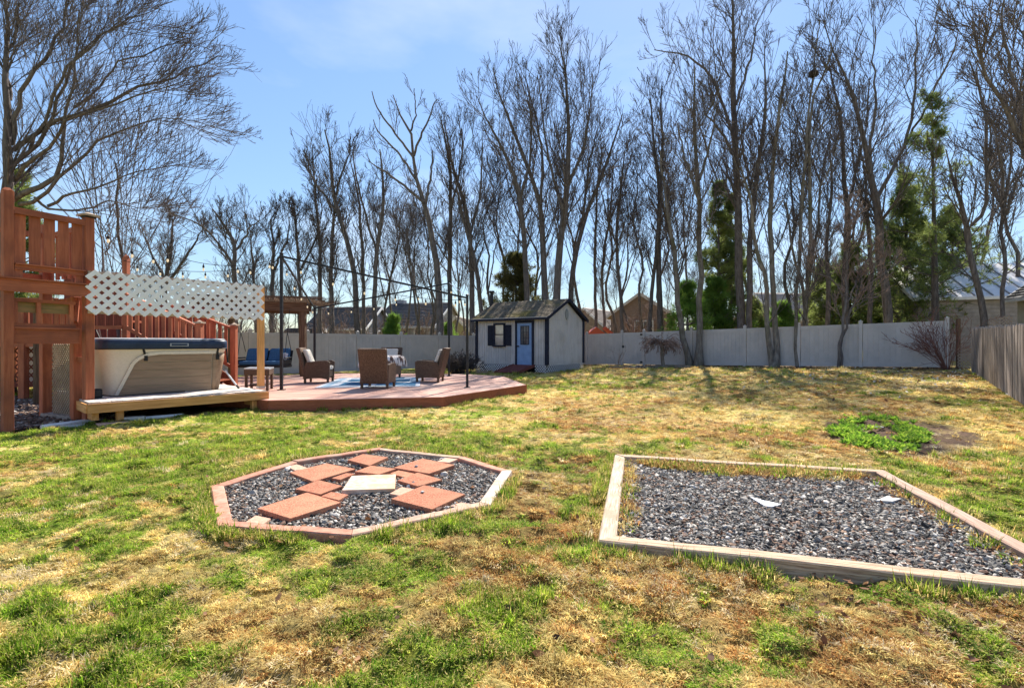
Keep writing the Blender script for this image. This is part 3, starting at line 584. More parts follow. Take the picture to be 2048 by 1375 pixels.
    zm = (wz0 + wz1) / 2 + .02
    for z_a, z_b in ((wz0, zm - .02), (zm + .02, wz1)): obj('pane', MB().box(P((ws0 + ws1) / 2, -.02, (z_a + z_b) / 2), (ws1 - ws0, .012, z_b - z_a), ang), GLASS, wn)
    obj('sash_rail', MB().box(P((ws0 + ws1) / 2, -.03, zm), (ws1 - ws0, .03, .04), ang), NAVY, wn)
    for s_ in (ws0 - .25, ws1 + .25):
        sh = obj('shutter', MB().box(P(s_, -.032, (wz0 + wz1) / 2 - .02), (.34, .03, wz1 - wz0 + .02), ang), NAVY, t)
        mb = MB()
        for k in range(18): mb.box(P(s_, -.052, wz0 + .03 + k * .05), (.27, .014, .03), ang)
        obj('louvres', mb, NAVY, sh, kind='stuff')
    # oval gable vent
    q = P(SL + .03, SW / 2 + .02, 2.70); pts = [tuple(np.array(q) + np.array((*(v * .13 * math.cos(a_)), .25 * math.sin(a_)))) for a_ in np.linspace(0, 2 * PI, 24, endpoint=False)]
    vt = obj('gable_vent', MB().extr(pts, (*(d * .03), 0)), mat('dull_grey_vent', (.22, .24, .26), rough=.7), t)
    for k in range(7):
        h = -.2 + k * .066; ww = .24 * math.sqrt(max(0, 1 - (h / .25) ** 2)); c = P(SL + .068, SW / 2 + .02, 2.70 + h); obj('louvre', MB().box(c, (ww, .02, .02), angv), CONC, vt)
    # lattice skirt and a black block standing in for the shade under the floor
    for a_, b_, dv, nm in ((P(0, -.02, zg - .03), 2.15, d, (-v[0], -v[1], 0)), (P(3.25, -.02, zg - .03), SL - 3.25, d, (-v[0], -v[1], 0)), (P(SL + .02, 0, zg - .0), SW, v, (d[0], d[1], 0))):
        lat_joined('skirt_lattice', WHITE, t, a_, (*dv, 0), (0, 0, 1), b_, z0 - zg + .01, .125 if nm[0] < .5 else .17, .022, .006, nm)
    obj('crawl_space_shade_block', MB().extr([P(.08, .1, -.05), P(SL - .08, .1, -.05), P(SL - .08, .1, z0 - .01), P(.08, .1, z0 - .01)], (*(v * (SW - .2)), 0)), BLACKP, t)
    # ramp
    A, B = P(ds0 - .22, -.01), P(ds1 + .12, -.01); o_ = np.array((-v[0], -v[1])) * 1.25; sh = np.array(d) * -.12
    for k in range(9):
        f0, f1 = k / 9, (k + .9) / 9; zz = lambda f: z0 - .03 - (z0 - .03 - zg - .03) * f
        pp = lambda base, f: (base[0] + (o_[0] + sh[0]) * f, base[1] + (o_[1] + sh[1]) * f, zz(f))
        if k == 0: rm = obj('ramp', MB().beam(pp(A, 0), pp(A, 1), .05, .12).beam(pp(B, 0), pp(B, 1), .05, .12), RAMP, t)
        obj('ramp_board', MB().extr([pp(A, f0), pp(B, f0), pp(B, f1), pp(A, f1)], (0, 0, .04)), RAMP, rm)
    # stove pipe at the far left of the roof
    q = P(-.28, 1.5); obj('stove_pipe', MB().tube([(q[0], q[1], 1.2), (q[0], q[1], 3.9)], .085, 12).tube([(q[0], q[1], 3.92), (q[0], q[1], 4.0)], .14, 12).beam(P(-.28, 1.5, 1.25), P(.05, 1.5, 1.25), .15, .15), BLACKM, t)
shed()

# ---------------------------------------------------------------- wooden deck of straight boards with a clipped outline
def clip(poly, o, n):    # keep the side where (p-o).n >= 0
    out = []
    for i in range(len(poly)):
        a, b = poly[i], poly[(i + 1) % len(poly)]; da = (a[0] - o[0]) * n[0] + (a[1] - o[1]) * n[1]; db = (b[0] - o[0]) * n[0] + (b[1] - o[1]) * n[1]
        if da >= 0: out.append(a)
        if da * db < 0: f = da / (da - db); out.append((a[0] + (b[0] - a[0]) * f, a[1] + (b[1] - a[1]) * f))
    return out
DZ = .23
dk = thing('octagonal_deck', 'low red brown wooden deck under the chairs, standing in the lawn', 'deck', (-4, 14, 0))
u = np.array((3.36, .64)); u /= np.hypot(*u); nn = np.array((-u[1], u[0])); inner = [(x, y) for x, y in DKP]
hull = [(-5.35, 10.3), (-4.84, 9.96), (-1.48, 10.6), (.36, 13.74), (-.35, 17.5), (-1.6, 18.5), (-6.6, 19.3), (-9.4, 17.2), (-9.4, 12.0)]
k = 0
rngd = random.Random(9)
for k in range(-5, 62):
    o0 = np.array((-4.84, 9.96)) + nn * (k * .148); pl = clip(hull, o0, nn); pl = clip(pl, o0 + nn * .141, -nn) if len(pl) > 2 else []
    if len(pl) > 2: obj('board', MB().prism(pl, DZ - .035, DZ + rngd.uniform(-.002, .003)), DECK, dk)
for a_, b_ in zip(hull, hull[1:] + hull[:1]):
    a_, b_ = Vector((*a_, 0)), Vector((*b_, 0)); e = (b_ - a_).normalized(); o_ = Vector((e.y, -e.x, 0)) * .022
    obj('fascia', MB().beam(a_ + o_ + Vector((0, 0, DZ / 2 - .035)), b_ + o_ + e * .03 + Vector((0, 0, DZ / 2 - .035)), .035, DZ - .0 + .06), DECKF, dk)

# ---------------------------------------------------------------- rug, chairs, table, swing, arbor on the deck
def rug():
    o = np.array((-5.0, 12.68)); u = np.array((.985, .17)); v = np.array((-.17, .985)); W_, L_ = 2.62, 3.7
    t = thing('outdoor_rug', 'blue and pale grey patterned outdoor rug under the wicker chairs', 'rug', (*o, DZ))
    q = lambda s, h: tuple(o + u * s + v * h)
    pal = mat('pale_grey_rug', (.46, .50, .55), (.58, .61, .65), scale=40, rough=.95, bump=.2, var=0); blu = mat('blue_rug', (.03, .13, .24), (.05, .18, .31), scale=40, rough=.95, bump=.2, var=0); lb = mat('light_blue_rug', (.22, .34, .44), (.30, .42, .52), scale=40, rough=.95, bump=.2, var=0)
    obj('rug_base', MB().prism([q(0, 0), q(W_, 0), q(W_, L_), q(0, L_)], DZ + .004, DZ + .014), pal, t)
    for s0, h0, s1, h1, m, z in ((.12, .12, W_ - .12, L_ - .12, lb, .018), (.3, .2, W_ - .3, L_ - .2, pal, .022), (.5, .45, 1.25, 1.5, blu, .026), (1.45, .3, W_ - .12, 1.15, blu, .026), (.5, 1.9, 1.2, 2.8, blu, .026), (1.5, 1.6, 2.3, 2.6, blu, .026), (.9, 2.9, 2.1, 3.5, blu, .026)):
        obj('woven_panel', MB().prism([q(s0, h0), q(s1, h0), q(s1, h1), q(s0, h1)], DZ + .013, DZ + z), m, t)
rug()
def chair(label, x, y, rz, cover=None, m=WICK, first=[None]):
    t = thing('wicker_chair', label, 'chair', (0, 0, 0), 'wicker armchairs on the deck')
    for s in (-1, 1):
        x0 = s * .36; pr = [(x0, -.36, .12), (x0, -.1, .145), (x0, .12, .145), (x0, .36, .10), (x0, .38, .60), (x0, .30, .645), (x0, -.08, .625), (x0, -.28, .60)]
        obj('arm', MB().extr(pr, (-s * .09, 0, 0)), m, t, bevel=.018)
        for yy in (-.30, .32): obj('leg', MB().beam((s * .32, yy, 0), (s * .32, yy, .2), .06, .06, up=(0, 1, 0)), m, t, bevel=.006)
    bk = [(-.345, -.32, .12), (.345, -.32, .12), (.36, -.55, 1.0), (-.36, -.55, 1.0)]
    obj('backrest', MB().extr(bk, (0, .11, .02)), m, t, bevel=.03)
    obj('seat', MB().box((0, .03, .27), (.54, .62, .2)), m, t, bevel=.02)
    obj('seat_cushion', MB().box((0, .06, .43), (.53, .60, .12)), CREAMC, t, bevel=.04)
    obj('back_cushion', MB().extr([(-.25, -.22, .48), (.25, -.22, .48), (.26, -.40, .95), (-.26, -.40, .95)], (0, .10, .02)), CREAMC, t, bevel=.035)
    t.location = (x, y, DZ); t.rotation_euler = (0, 0, rz); return t
c1 = chair('wicker armchair on the left of the rug, facing right beside the black pole', -5.62, 14.55, R(-82))
c2 = chair('wicker armchair nearest the camera, seen square from behind on the rug', -3.42, 12.78, R(-2))
c3 = chair('wicker armchair on the right side of the rug, facing left', -2.42, 14.85, R(86))
c4 = chair('dark wicker armchair half hidden behind the draped table, facing the camera', -4.02, 16.1, R(176), m=WICKD)
def table():
    t = thing('draped_table', 'round patio table under a brown and white cloth behind the nearest wicker chair', 'table', (-3.75, 14.5, DZ))
    c = (-3.75, 14.5, DZ); obj('pedestal', MB().lathe(c, [(.28, .012), (.28, .05), (.07, .09), (.06, .7)], 16), WICKD, t)
    obj('tabletop', MB().lathe(c, [(.54, .70), (.56, .72), (.56, .75), (.54, .765)], 28), WICKD, t)
    V = []; n = 72; rr = [(0, .785), (.3, .785), (.52, .782), (.60, .765), (.635, .70), (.655, .60), (.66, .50)]
    for i, (r_, z) in enumerate(rr):
        for k in range(n):
            a_ = 2 * PI * k / n; f = max(0, i - 2) / 4; w_ = 1 + f * .07 * math.sin(a_ * 11 + math.sin(a_ * 3)); zz = z - (f * .05 * math.sin(a_ * 2 + 1)); V.append((c[0] + r_ * w_ * math.cos(a_), c[1] + r_ * w_ * math.sin(a_), c[2] + zz))
    F = [(i * n + k, i * n + (k + 1) % n, (i + 1) * n + (k + 1) % n, (i + 1) * n + k) for i in range(len(rr) - 1) for k in range(n)]
    m = mat('brown_and_white_cloth', (.10, .055, .045), (.72, .66, .62), scale=5, stretch=(2, 2, .5), rough=.9, bump=.1, lo=.47, hi=.53, var=0)
    o = obj('tablecloth', MB().add(V, F), m, None, smooth=True, loc=(-3.75, 14.5, DZ)); tag(o, 'brown and white striped cloth draped over the round patio table', 'tablecloth'); s = o.modifiers.new('thick', 'SOLIDIFY'); s.thickness = .006
table()
# side table beside the yellow post
def side_table():
    b = np.array((-6.36, 11.9)); u = np.array((.995, -.05)); v = np.array((-.3, .95)); W_, D_ = .58, .72
    t = thing('coffee_table', 'brown wicker coffee table with a pale top behind the yellow post', 'table', (*b, DZ))
    q = lambda s, h: tuple(b + u * s + v * h)
    obj('top', MB().prism([q(-.02, -.02), q(W_ + .02, -.02), q(W_ + .02, D_ + .02), q(-.02, D_ + .02)], DZ + .515, DZ + .545), mat('pale_glass_tabletop', (.46, .47, .50), (.56, .57, .60), rough=.15, bump=0), t)
    for a_, b_ in (((0, 0), (W_, 0)), ((W_, 0), (W_, D_)), ((W_, D_), (0, D_)), ((0, D_), (0, 0))): obj('apron', MB().beam((*q(*a_), DZ + .45), (*q(*b_), DZ + .45), .035, .125), WICKD, t)
    for a_ in ((.03, .03), (W_ - .03, .03), (W_ - .03, D_ - .03), (.03, D_ - .03)): p = q(*a_); obj('leg', MB().box((*p, DZ + .25), (.05, .05, .5)), WICKD, t)
    obj('shelf', MB().prism([q(.06, .06), q(W_ - .06, .06), q(W_ - .06, D_ - .06), q(.06, D_ - .06)], DZ + .11, DZ + .135), WICKD, t)
side_table()
# arbor with swing
def arbor():
    Y = 17.3; t = thing('wooden_arbor', 'old weathered brown arbor with twiggy roof slats behind the lattice screen', 'arbor', (-7.2, Y, DZ))
    for x, y in ((-7.22, Y), (-10.6, Y), (-7.93, Y + 1.6), (-10.6, Y + 1.6)): obj('post', MB().box((x, y, DZ / 2 + 1.28), (.17, .17, 2.5)), OLD['v'], t)
    for y, xe in ((Y, -6.98), (Y + 1.6, -7.7)):
        obj('beam', MB().beam((-11.1, y - .1, 2.72), (xe, y - .1, 2.62), .05, .30), OLD['x'], t); obj('beam', MB().beam((-11.1, y + .1, 2.72), (xe, y + .1, 2.62), .05, .30), OLD['x'], t)
    rng = random.Random(2)
    for k in range(24):
        x = -11.1 + k * .182; obj('rafter', MB().beam((x, Y - .5, 2.93 - k * .004 + rng.uniform(-.01, .02)), (x + rng.uniform(-.05, .05), Y + 2.1, 2.93 - k * .004), .04, .09), OLD['x'], t)
    for k in range(16):
        y = Y - .5 + k * .16; obj('lath', MB().beam((-11.2 + rng.uniform(-.2, .1), y, 3.02 + rng.uniform(-.02, .03)), (-6.75 + rng.uniform(-.15, .45), y + rng.uniform(-.05, .05), 2.93 + rng.uniform(-.03, .04)), .03, .02), OLD['x'], t)
arbor()
def swing():
    Y = 17.0; x0, x1 = -9.2, -7.62; zs = .66; t = thing('porch_swing', 'hanging porch swing with blue cushions under the arbor', 'swing', ((x0 + x1) / 2, Y, zs))
    obj('seat_frame', MB().box(((x0 + x1) / 2, Y, zs - .06), (x1 - x0, .62, .08)), BLACKM, t)
    for x in (x0, x1):
        obj('arm', MB().tube([(x, Y - .32, zs - .02), (x, Y - .34, zs + .16), (x, Y - .22, zs + .22), (x, Y + .24, zs + .22)], .025, 8).beam((x, Y - .3, zs + .08), (x, Y + .25, zs + .08), .02, .16), BLACKM, t)
        ch = MB(); ch.tube([(x, Y - .25, zs + .2), (x - .02, Y, 1.75), (x - .02, Y + .2, 2.6)], .011, 5).tube([(x, Y + .28, zs + .42), (x - .02, Y, 1.75)], .011, 5); obj('chain', ch, BLACKM, t)
    obj('back_frame', MB().extr([(x0, Y + .24, zs - .04), (x1, Y + .24, zs - .04), (x1, Y + .40, zs + .46), (x0, Y + .40, zs + .46)], (0, .03, .01)), BLACKM, t)
    for k in range(2):
        a_ = x0 + .04 + k * .77; obj('seat_cushion', MB().box((a_ + .375, Y - .02, zs + .05), (.74, .56, .14)), BLUEC, t, bevel=.05)
        obj('back_cushion', MB().extr([(a_ + .01, Y + .10, zs + .10), (a_ + .74, Y + .10, zs + .10), (a_ + .73, Y + .26, zs + .53), (a_ + .02, Y + .26, zs + .52)], (0, .14, .03)), BLUEC, t, bevel=.06)
    p = MB().extr([(x1 - .30, Y - .02, zs + .12), (x1 - .04, Y - .06, zs + .12), (x1 - .03, Y + .05, zs + .36), (x1 - .26, Y + .06, zs + .38)], (0, .1, .02))
    o = obj('throw_pillow', p, PALEC, None, bevel=.04, loc=(x1 - .15, Y, zs + .12)); tag(o, 'pale throw pillow at the right end of the porch swing', 'pillow')
swing()

# ---------------------------------------------------------------- tall black frame over the deck with string lights
PO = {'a': (-5.61, 12.17, 3.53), 'b': (-1.15, 12.85, 2.58), 'c': (-2.19, 17.4, 3.51), 'd': (-6.65, 16.85, 2.60)}
fr_ = thing('canopy_frame', 'black metal canopy frame with four thin poles over the deck chairs', 'frame', (-4, 14.7, DZ))
for k, (x, y, z) in PO.items():
    q = obj('pole', MB().box((x, y, (DZ + z) / 2), (.062, .062, z - DZ)), BLACKM, fr_); obj('base_plate', MB().box((x, y, DZ + .01), (.15, .15, .014)), BLACKM, q); obj('finial', MB().lathe((x, y, z), [(.03, 0), (.042, .01), (.042, .035), (.02, .05)], 10), BLACKM, q)
for a_, b_ in ('ab', 'cd', 'ad'): obj('top_bar', MB().beam((PO[a_][0], PO[a_][1], PO[a_][2] - .05), (PO[b_][0], PO[b_][1], PO[b_][2] - .05), .04, .045), BLACKM, fr_)
def string_lights(label, pts, n, sag, skip=0):
    t = thing('string_lights', label, 'string lights', pts[0], 'strings of outdoor bulbs'); allp = []
    for a_, b_ in zip(pts[:-1], pts[1:]):
        a_, b_ = Vector(a_), Vector(b_)
        for k in range(13): f = k / 12; p = a_.lerp(b_, f); p.z -= sag * 4 * f * (1 - f); allp.append(p)
    obj('cord', MB().tube(allp, .006, 5), BLACKP, t)
    for k in range(n):
        f = (k + .6) / n * (len(allp) - 1); i = min(int(f), len(allp) - 2); p = allp[i].lerp(allp[i + 1], f - i)
        s = obj('socket', MB().lathe((p.x, p.y, p.z - .10), [(.018, .0), (.022, .02), (.02, .05), (.008, .07), (.005, .1)], 8), BLACKP, t)
        obj('bulb', MB().lathe((p.x, p.y, p.z - .10), [(.006, -.07), (.018, -.058), (.023, -.038), (.019, -.018), (.014, -.002)], 10), BULB, s)
pa, pb, pc, pd = [Vector(PO[k]) - Vector((0, 0, .1)) for k in 'abcd']
string_lights('string of bulbs sagging under the front bar of the black canopy frame', [pa, pb], 6, .28)
string_lights('string of bulbs under the left side bar of the black canopy frame', [pa, pd], 5, .16)
string_lights('string of bulbs under the rear bar of the black canopy frame', [pd, pc], 6, .22)
string_lights('string of bulbs on the pale wire between the two right canopy poles', [pc, pb], 4, .12)
wr = MB().tube([Vector(PO['c']) - Vector((0, 0, .03)), Vector(PO['b']) - Vector((0, 0, .02))], .009, 5); tag(obj('guy_wire', wr, PVC, None, loc=PO['c']), 'pale wire stretched between the two right poles of the canopy frame', 'wire')

# ---------------------------------------------------------------- hot tub platform
PZ = .40
def W2(a_, b_, z=None):
    p = TO + TD * a_ + TN * b_; return (float(p[0]), float(p[1])) if z is None else (float(p[0]), float(p[1]), z)
pt = thing('tub_platform', 'raised pine platform carrying the hot tub, open and dark beneath', 'platform', W2(1.4, 1.5, 0))
for k in range(19):
    a_ = k * .148; obj('board', MB().prism([W2(a_, .0), W2(a_ + .141, .0), W2(a_ + .141, 3.2), W2(a_, 3.2)], PZ - .03, PZ + random.Random(k).uniform(-.002, .003)), PLAT, pt)
obj('front_fascia', MB().beam(W2(-.02, -.022, PZ - .10), W2(2.84, -.022, PZ - .10), .038, .15), YEL['d'], pt)
obj('side_fascia', MB().beam(W2(-.022, 0, PZ - .10), W2(-.022, 3.2, PZ - .10), .038, .15), YEL['n'], pt)
obj('side_fascia', MB().beam(W2(2.84, 0.02, PZ - .10), W2(2.84, 3.2, PZ - .10), .038, .15), RED['n'], pt)
obj('beam', MB().beam(W2(.1, .12, PZ - .25), W2(.1, 3.1, PZ - .25), .09, .12), YEL['n'], pt); obj('beam', MB().beam(W2(2.6, .12, PZ - .23), W2(2.6, 3.1, PZ - .23), .09, .12), YEL['n'], pt)
obj('support_post', MB().box(W2(.42, .12, .13), (.1, .1, .26), math.atan2(.76, .65)), YEL['v'], pt); obj('support_post', MB().box(W2(2.6, .1, .1), (.1, .1, .2), math.atan2(.76, .65)), YEL['v'], pt)
obj('rear_skirt', MB().beam(W2(.0, 2.2, .17), W2(2.8, 2.2, .17), .03, .33), OLD['d'], pt)
tag(obj('post_footing', MB().lathe(W2(-.16, .24, -.06), [(.17, 0), (.17, .09), (.15, .11)], 18), CONC, None, bevel=.006, loc=W2(-.16, .24, 0)), 'round concrete footing under the red post left of the hot tub', 'footing')
tag(obj('concrete_block', MB().box(W2(.3, -.02, .02), (.42, .2, .06), .86), PAVP, None, bevel=.01, loc=W2(.3, 0, 0)), 'flat pinkish concrete block on the ground under the platform corner', 'block')
tag(obj('grey_block', MB().box(W2(.62, .1, .05), (.3, .16, .1), .5), CONC, None, bevel=.01, loc=W2(.62, .1, 0)), 'grey block beside the pine support post of the platform', 'block')
def pipe(lab, a_, b_, r_): tag(obj('drain_pipe', MB().tube([a_, b_], r_, 12), PVC, None, smooth=False, loc=a_), lab, 'pipe', 'white pipes on the ground')
pipe('white plastic pipe lying on the lawn edge below the playset', (-7.42, 7.88, .045), (-7.15, 8.6, .05), .032)
pipe('white plastic pipe lying in front of the dark gap under the tub platform', (-6.62, 8.62, .05), (-6.05, 9.2, .045), .03)

# ---------------------------------------------------------------- hot tub
def rrect(a0, b0, a1, b1, r_, n=5):
    P = []
    for cx, cy, s0 in ((a1 - r_, b1 - r_, 0), (a0 + r_, b1 - r_, PI / 2), (a0 + r_, b0 + r_, PI), (a1 - r_, b0 + r_, 1.5 * PI)):
        for k in range(n + 1): q = s0 + PI / 2 * k / n; P.append((cx + r_ * math.cos(q), cy + r_ * math.sin(q)))
    return P
def rings(levels):      # list of (polygon in platform axes, z)
    mb = MB(); n = len(levels[0][0]); V = [W2(a_, b_, z) for P, z in levels for a_, b_ in P]
    F = [(i * n + k, i * n + (k + 1) % n, (i + 1) * n + (k + 1) % n, (i + 1) * n + k) for i in range(len(levels) - 1) for k in range(n)]
    F += [tuple(range(n))[::-1], tuple(range((len(levels) - 1) * n, len(levels) * n))]; return mb.add(V, F)
def tub():
    t = thing('hot_tub', 'cream and taupe hot tub with a navy vinyl cover on the pine platform', 'hot tub', W2(1.35, 1.9, PZ))
    a0, a1, b0, b1 = .30, 2.38, .90, 2.95; z0, z1 = PZ + .003, 1.275; tp = lambda z: .09 * (1 - (z - z0) / (z1 - z0)) ** 1.3
    def ring(z, g=0): q = tp(z) - g; return (rrect(a0 + q, b0 + q, a1 - q, b1 - q, .2), z)
    obj('shell', rings([ring(z0), ring(.6), ring(.8), ring(1.0), ring(1.17), ring(1.2, .02), ring(1.27, .03), ring(z1, .02)]), CREAM, t, smooth=True)
    mx_ = t.children[0].modifiers.new('es', 'EDGE_SPLIT'); mx_.split_angle = R(40)
    def F(s, z, off): return W2(a0 + s, b0 + tp(z) - off, z)
    # taupe front boards bounded by the slanting cream moulding
    def left(z): h = (z - .42) / .73; return .27 + .30 * h if h < .78 else .27 + .30 * .78 + ((h - .78) / .22) ** 2 * .16 + .066 * (h - .78) / .22
    Z = [.41 + i * .148 for i in range(6)]
    for i in range(5):
        za, zb = Z[i] + .004, Z[i + 1] - .003; zm = (za + zb) / 2; xs = [(left(za), za), (1.80, za), (1.80, zb), (left(zb), zb), (left(zm), zm)]
        mb = MB(); a_ = [F(s, z, .012) for s, z in xs]; b_ = [F(s, z, .024 if k in (0, 1, 4) else .018) for k, (s, z) in enumerate(xs)]
        n = len(a_); mb.add(a_ + b_, [tuple(range(n)), tuple(range(n, 2 * n))[::-1]] + [(k, (k + 1) % n, n + (k + 1) % n, n + k) for k in range(n)]); obj('front_panel_board', mb, TUBP, t)
    P = [F(left(z) - .028, z, .02) for z in np.linspace(.405, 1.15, 10)] + [F(s, 1.178, .022) for s in (.9, 1.3, 1.86)]
    mb = MB(); n = len(P)
    for k in range(n - 1): mb.beam(P[k], P[k + 1], .03, .055, up=(.76, -.65, 0) if False else (0, 0, 1) if k > 8 else (.65, .76, 0))
    obj('moulding', mb, CREAM, t)
    crn = rrect(a0, b0, a1, b1, .2); C4 = crn[18:24]      # near right corner
    for lo_, hi_ in ((.41, 1.15),):
        V = []; 
        pr = [(1.815 + a0 - 0, b0)] + C4 + [(a1, b0 + .45)]
        for z in (lo_, .6, .8, 1.0, hi_):
            q = tp(z) - .014; cen = ((a0 + a1) / 2, (b0 + b1) / 2)
            for (aa, bb) in pr:
                aa2 = aa - (q if aa > 2.2 else 0); V.append(W2(aa2, bb + (q if bb < b0 + .25 else 0), z))
        n = len(pr); mb = MB().add(V, [(i * n + k, i * n + k + 1, (i + 1) * n + k + 1, (i + 1) * n + k) for i in range(4) for k in range(n - 1)])
        o = obj('corner_panel', mb, TUBP, t, smooth=True); s = o.modifiers.new('th', 'SOLIDIFY'); s.thickness = .012; s.offset = 0
    for k in range(5):
        za, zb = Z[k] + .004, Z[k + 1] - .003
        mb = MB().extr([W2(a1 - tp(za) + .012, b0 + .46, za), W2(a1 - tp(za) + .012, b1 - .3, za), W2(a1 - tp(zb) + .008, b1 - .3, zb), W2(a1 - tp(zb) + .008, b0 + .46, zb)], (*(TD * .012), 0)); obj('side_panel_board', mb, TUBP, t)
    cv = lambda g, z, e=0: (rrect(a0 - g, b0 - g, a1 + g, b1 + g, .22), z)
    cov = obj('cover', rings([cv(.045, 1.25), cv(.055, 1.26), cv(.055, 1.36), cv(.05, 1.41), cv(.03, 1.43)]), COVER, None, smooth=True, loc=W2(1.35, 1.9, 1.26)); tag(cov, 'folded navy vinyl cover lying on top of the hot tub', 'tub cover')
    e = cov.modifiers.new('es', 'EDGE_SPLIT'); e.split_angle = R(50)
    obj('top_panel', rings([cv(.028, 1.4301), cv(.02, 1.45), cv(-.05, 1.462)]), COVERT, cov, smooth=True)
    obj('skirt', rings([cv(.058, 1.25), cv(.062, 1.258), cv(.058, 1.268)]), BLACKP, cov)
    obj('badge', MB().beam(W2(1.35, b0 - .062, 1.335), W2(1.66, b0 - .062, 1.335), .012, .06), COVERT, cov); obj('badge_inset', MB().beam(W2(1.37, b0 - .07, 1.335), W2(1.64, b0 - .07, 1.335), .006, .04), COVER, cov)
    for s, ln in ((.62, -.05), (1.9, .0)):
        obj('strap', MB().beam(W2(a0 + s, b0 - .04, 1.28), W2(a0 + s - ln, b0 + .0, 1.10), .035, .012, up=(.76, -.65, 0)), BLACKP, cov); obj('buckle', MB().box(W2(a0 + s - ln, b0 - .012, 1.08), (.055, .04, .1), .86), BLACKP, cov)
    obj('cover_lifter', MB().tube([W2(a1 + .08, b0 + .25, 1.3), W2(a1 + .09, b0 + .2, .95)], .016, 8), BLACKM, t)
    st = thing('pole_with_black_tip', 'pale pole with a black tip leaning on the right end of the hot tub', 'pole', W2(2.62, 1.0, PZ)); obj('shaft', MB().tube([W2(2.44, 1.15, .78), W2(2.58, .92, .47)], .018, 8), PALEC, st); obj('tip', MB().tube([W2(2.58, .92, .47), W2(2.61, .87, .41)], .022, 8), BLACKP, st)
    pm = thing('black_pump', 'small black pump box with a hose at the left foot of the hot tub', 'pump', W2(.22, .75, PZ)); obj('housing', MB().box(W2(.2, .78, PZ + .085), (.2, .16, .16), .86), BLACKP, pm, bevel=.02); obj('hose', MB().tube([W2(.3, .7, PZ + .05), W2(.42, .6, PZ + .03), W2(.5, .68, PZ + .02), W2(.9, .8, PZ + .016), W2(1.6, .84, PZ + .016)], .012, 6), BLACKP, pm); obj('vent', MB().box(W2(.2, .69, PZ + .09), (.12, .02, .1), .86), BLACKM, pm)
tub()

# ---------------------------------------------------------------- white lattice screen on the yellow post
def screen():
    o = Vector((-7.16, 8.44, 1.885)); e = Vector((-5.33, 10.62, 1.885)); L_ = (e - o).length; ux = (e - o) / L_; nrm = Vector((ux.y, -ux.x, 0))
    t = thing('lattice_screen', 'white plastic lattice screen hung above the hot tub', 'lattice screen', (o + e) / 2)
    for q in lattice([], o + nrm * .05, ux, (0, 0, 1), L_, .68, .1725, .067, .011, nrm): obj('strip', q, WHITE, t)
    for zz in (.025, .655): obj('backing_rail', MB().beam(o - nrm * .0 + Vector((0, 0, zz)), e - nrm * .0 + Vector((0, 0, zz)), .04, .09), TAN, t)
    p = e + ux * .02 - nrm * .06
    pst = thing('pine_post', 'yellow new pine post at the right end of the white lattice screen', 'post', (p.x, p.y, PZ)); obj('shaft', MB().box((p.x, p.y, (PZ + 2.57) / 2), (.115, .115, 2.57 - PZ), math.atan2(ux.y, ux.x)), YEL['v'], pst, bevel=.006)
    obj('bracket', MB().box((p.x, p.y, PZ + .03), (.13, .13, .05), math.atan2(ux.y, ux.x)), mat('galvanised_steel', (.4, .4, .42), metal=1, rough=.4, bump=0), pst)
screen()

